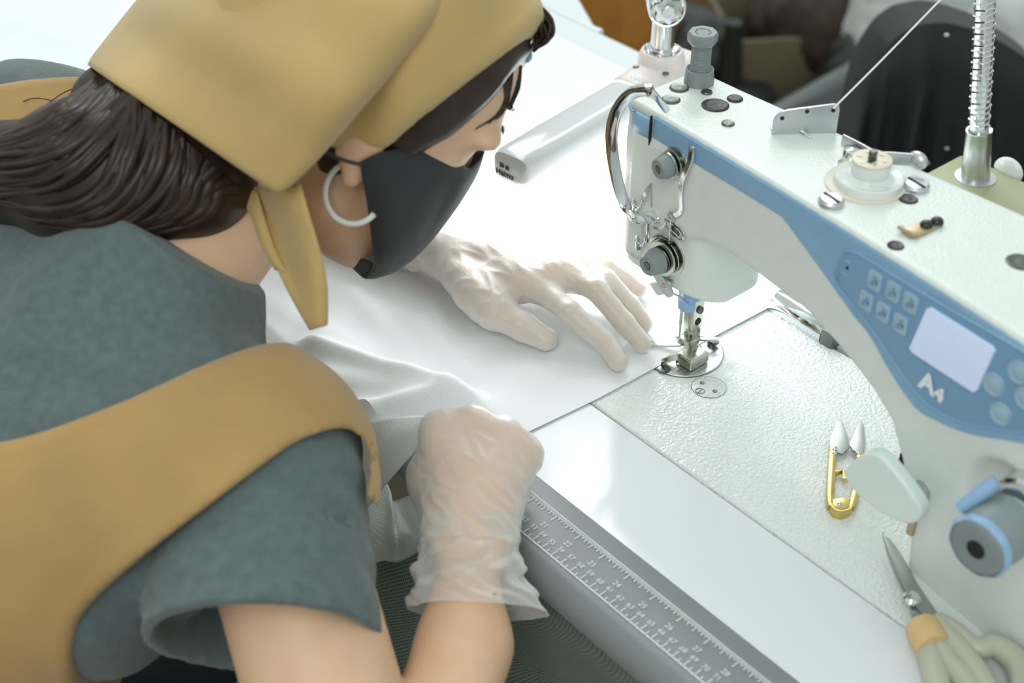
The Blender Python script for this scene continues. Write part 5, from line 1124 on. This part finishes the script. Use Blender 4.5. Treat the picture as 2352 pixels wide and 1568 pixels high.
# bring both panels to a shared centre seam
seam = (Sm[:, -1] + Sf[:, -1]) / 2
for i in range(12):
    w = ((i + 1) / 12) ** 2; Sf[:, -12 + i] = Sf[:, -12 + i] * (1 - w) + (Sf[:, -12 + i] + Sm[:, -1] - Sf[:, -1]) * w
m1, m2 = sheet(Sm, .0016), sheet(Sf[:, ::-1], .0016)
uc = cr2(cr2(np.array([[atd(u, v, d) for u, v, d in r] for r in [[(760, 568, 1.06), (800, 585, 1.04), (858, 602, 1.02)], [(785, 592, 1.06), (815, 606, 1.045), (858, 618, 1.03)], [(834, 638, 1.055), (842, 639, 1.05), (850, 638, 1.05)]]]), 6).transpose(1, 0, 2), 6).transpose(1, 0, 2); m3 = sheet(uc, .0016)
mask = raw_mesh('face_mask', [m1, m2, m3], 'mask_cloth', person); mask['label'] = 'black cloth face mask'
b = MB(); b.tube([atd(830, 378, .918), atd(790, 368, .908), atd(750, 352, .905), atd(715, 335, .905)], .0013, 6); b.build('ear_loop', 'mask_cloth', mask)
# ---- earring, clip --------------------------------------------------------
ec = atd(812, 443, .944); e1, e2 = nz_(RT * .95 - FW * .3), nz_(UPV - FW * .1)
b = MB(); b.tube([ec + e1 * .0205 * math.cos(a_) + e2 * .0205 * math.sin(a_) for a_ in np.linspace(1.3, 5.5, 24)], .0020, 8, sub=2); b.build('hoop_earring', 'white_plastic', person)['label'] = 'white hoop earring'
b = MB(); q_ = atd(1209, 128, .985); b.ball(q_, (.0042, .0042, .0052), 14); b.ball(atd(1207, 117, .983), (.0026, .0026, .0026), 10); hcps = b.build('hair_clip', 'blue_plastic', person)
b = MB(); b.tube([atd(1196, 134, .98), atd(1205, 128, .984), atd(1212, 118, .985)], .0014, 6); b.build('clip_pin', 'brass', hcps)
# ---- trousers over the thighs (under the table)
tr = SDF((-.36, -.95, -.80), (.16, -.20, -.08), .006)
tr.cap(V3(-.12, -.78, -.24), V3(-.12, -.74, -.16), .14, .13, .05); tr.cap(V3(-.205, -.78, -.23), V3(-.215, -.38, -.24), .095, .082, .04); tr.cap(V3(-.035, -.78, -.23), V3(-.01, -.38, -.24), .095, .082, .04)
tr.cap(V3(-.215, -.38, -.24), V3(-.215, -.44, -.68), .075, .055, .04); tr.cap(V3(-.01, -.38, -.24), V3(-.01, -.44, -.68), .075, .055, .04)
trm = tr.mesh(); raw_mesh('trousers', [(relax(trm[0], trm[1], 1), trm[1])], 'trousers', person)
for x_ in (-.215, -.01):
    b = MB(); b.box((x_, -.40, -.715), (.085, .23, .07), .03, seg=3); b.build('shoe', 'black_rubber', person)
stool = empty('work_stool', (-.12, -.80, -.75), 'dark round work stool the seamstress sits on', 'stool')
b = MB(); b.lathe((-.12, -.80, -.40), (0, 0, 1), [(0, .17), (.02, .18), (.05, .18), (.06, .17)], 32); b.build('seat', 'chair_black', stool)
for a_ in range(4):
    b = MB(); c_, s_ = math.cos(a_ * 1.571 + .78), math.sin(a_ * 1.571 + .78); b.tube([(-.12 + .12 * c_, -.80 + .12 * s_, -.40), (-.12 + .19 * c_, -.80 + .19 * s_, -.75)], .013, 10, smooth=False); b.build('leg', 'grey_metal', stool)
# ================================================================== background behind the machine
vn = _fh * -1
Q0 = np.array([-.265, .725, 0])
def vp(u, v, q=Q0): return onpl(u, v, q, _fh)
ch = empty('office_chair', (-.35, .85, -.75), 'black cloth covered chair back behind the machine and gooseneck', 'chair')
top = crv([(1945, 430), (1958, 350), (1985, 230), (2030, 130), (2090, 76), (2165, 60), (2250, 80), (2330, 120), (2420, 190), (2480, 300), (2500, 430)], 6)
S = []
for lev in range(0, 26):
    f_ = lev / 25.0; row = []
    for (u, v) in top:
        p = vp(u, v); base = np.array([p[0], p[1], min(-.28, p[2] - .02)])
        row.append(p * (1 - f_) + base * f_)
    S.append(row)
S = np.array(S); along = np.linspace(0, 1, S.shape[1])
for i in range(S.shape[0]):
    f_ = i / 25.0; amp = .010 * min(1, f_ * 2.2)
    wv = amp * (np.sin(along * 46 + .8 * f_) + .6 * np.sin(along * 83 + 2))
    S[i] += vn[None, :] * (wv - .010 + .02 * math.sin(min(1, f_ * 5) * math.pi / 2))[:, None]
back = np.array([r - vn * (.10 if i > 0 else .03) for i, r in enumerate(S[:, :])])
full = np.concatenate([back[::-1][:-1], S], 0); net_mesh('backrest_cover', full, 'chair_black', ch)
for (u, v) in ((2166, 66), (2167, 325), (2122, 358)):
    q_ = vp(u, v) + vn * .018; b = MB(); b.ball(q_, (.0028, .0028, .0018), 10); b.build('lint_speck', 'white_plastic', ch)
cq = vp(2200, 300); b = MB(); b.box((cq[0] - .12, cq[1] + .12, -.30), (.42, .42, .06), .02); b.build('seat', 'chair_black', ch)
for sx in (-.17, .17):
    for sy in (-.17, .17):
        b = MB(); b.box((cq[0] - .12 + sx, cq[1] + .12 + sy, -.54), (.03, .03, .42), .004); b.build('leg', 'grey_metal', ch)
def sack(name, c, r, label, group=None, seed=0, m='sack_white'):
    sk = SDF(np.array(c) - np.array(r) * 1.25 - .03, np.array(c) + np.array(r) * 1.25 + .03, .012); sk.ell(c, r, None, .05); sk.ell(np.array(c) - np.array([0, 0, r[2] * .45]), (r[0] * .98, r[1] * .98, r[2] * .55), None, .08)
    pos, q = sk.mesh(); N = normals(pos, q); pos = pos + N * (.022 * pnoise(pos, 17, seed) + .012 * np.abs(pnoise(pos, 38, seed + 2)))[:, None]; pos[:, 2] = np.maximum(pos[:, 2], -.749)
    return tag(raw_mesh(name, [(pos, q)], m), label, 'sack', group)
p = onz(2135, 10, -.50); sack('cloth_sack', (p[0], p[1], -.52), (.17, .16, .22), 'crumpled white cloth sack standing behind the black chair', seed=1)
p = onz(2420, 30, -.45); sack('cloth_sack', (p[0], p[1], -.48), (.17, .17, .26), 'pale white cloth sack right of the gooseneck', seed=5)
# open khaki carton with dark scraps, on the floor
dz_ = lambda u, v, z=-.745: onz(u, v, z)
c0 = dz_(1800, 178); ang = math.atan2(RT[1], RT[0])
Rz = Matrix.Rotation(ang + .12, 3, 'Z'); ctn = empty('carton', c0, 'open khaki carton on the floor behind the machine', 'box')
def rp(x, y, z): v = Rz @ Vector((x, y, z)); return (c0[0] + v.x, c0[1] + v.y, -.75 + v.z)
for (x, y, sx, sy) in ((0, -.10, .30, .012), (0, .14, .30, .012), (-.15, .02, .012, .25), (.15, .02, .012, .25)):
    b = MB(); b.box(rp(x, y, .075), (sx, sy, .15), .003, Rz); b.build('side_panel', 'olive_card', ctn)
b = MB(); b.box(rp(0, .02, .006), (.30, .25, .01), 0, Rz); b.build('bottom_panel', 'olive_card', ctn)
o = sack('dark_scraps', rp(.05, .02, .14), (.13, .11, .09), 'dark cloth scraps heaped in the khaki carton', seed=3, m='dark_brown'); o['category'] = 'cloth'
# orange and tan boards at the left, black bag, grey rail
b = MB(); p = onz(1392, 40, -.50); R2 = Matrix.Rotation(ang - .55, 3, 'Z'); b.box((p[0] - .12, p[1] + .05, -.52), (.34, .30, .46), .006, R2); tag(b.build('wooden_cabinet', 'orange_wood'), 'orange wooden cabinet behind the far table edge', 'cabinet')
b = MB(); p = onz(1610, 30, -.74); b.box((p[0], p[1], -.60), (.75, .10, .05), .006, Matrix.Rotation(ang + .42, 3, 'Z')); b.box((p[0], p[1] , -.69), (.60, .06, .12), .006, Matrix.Rotation(ang + .42, 3, 'Z')); tag(b.build('tan_board', 'tan_wood'), 'tan wooden board lying on blocks behind the lamp joint', 'board')
p = onz(1500, 100, -.66); sack('black_bag', (p[0] + .06, p[1] + .05, -.66), (.13, .11, .10), 'black bag on the floor left of the grey post', seed=7, m='black_rubber')['category'] = 'bag'
p = onz(1668, 235, -.74); b = MB(); b.lathe((p[0], p[1], -.75), (0, 0, 1), [(0, .11), (.03, .11), (.05, .09), (.06, .03), (.2, .018)], 24); tag(b.build('round_stand', 'black_rubber'), 'black round stand base on the floor below the carton', 'stand')
a, c = onz(1815, 250, -.50), onz(2010, 138, -.50); b = MB(); b.tube([a + (a - c) * .2, a, c, c + (c - a) * .6], .022, 12, smooth=False); P_ = [a, c + (c - a) * .55]
for q_ in P_: b.tube([q_, (q_[0], q_[1], -.75)], .018, 10, smooth=False)
tag(b.build('metal_rail', 'grey_metal'), 'grey metal rail low behind the machine beside the black chair', 'rail')
p = onz(1985, 140, -.6); sack('black_bag', (p[0], p[1] + .06, -.64), (.10, .10, .11), 'black bag between carton and black chair', seed=9, m='black_rubber')['category'] = 'bag'
# second white worktable beyond the first
wt = empty('worktable', (-1.3, .85, -.75), 'white worktable adjoining the far left table edge', 'table')
P_ = [onz(1327, 0, -.004), onz(1358, 66, -.004), onz(1372, 78, -.004)]; b = MB()
bk = P_[0] + (P_[0] - P_[1]) * 3.2
poly = [(-2.6, .379), (P_[2][0], .379), (P_[2][0], P_[2][1] + .01), (P_[1][0], P_[1][1] + .004), (P_[0][0], P_[0][1]), (bk[0], bk[1]), (-2.6, bk[1])]
b.prism(poly, .03, (0, 0, -.03), (1, 0, 0), (0, 1, 0), .003); b.build('table_top', 'table_white', wt, smooth=False)
for (x_, y_) in ((-2.4, .5), (-2.4, .7), (-1.1, .45), (-1.1, .6)): b = MB(); b.box((x_, y_, -.39), (.05, .05, .72), .004); b.build('leg', 'grey_metal', wt)
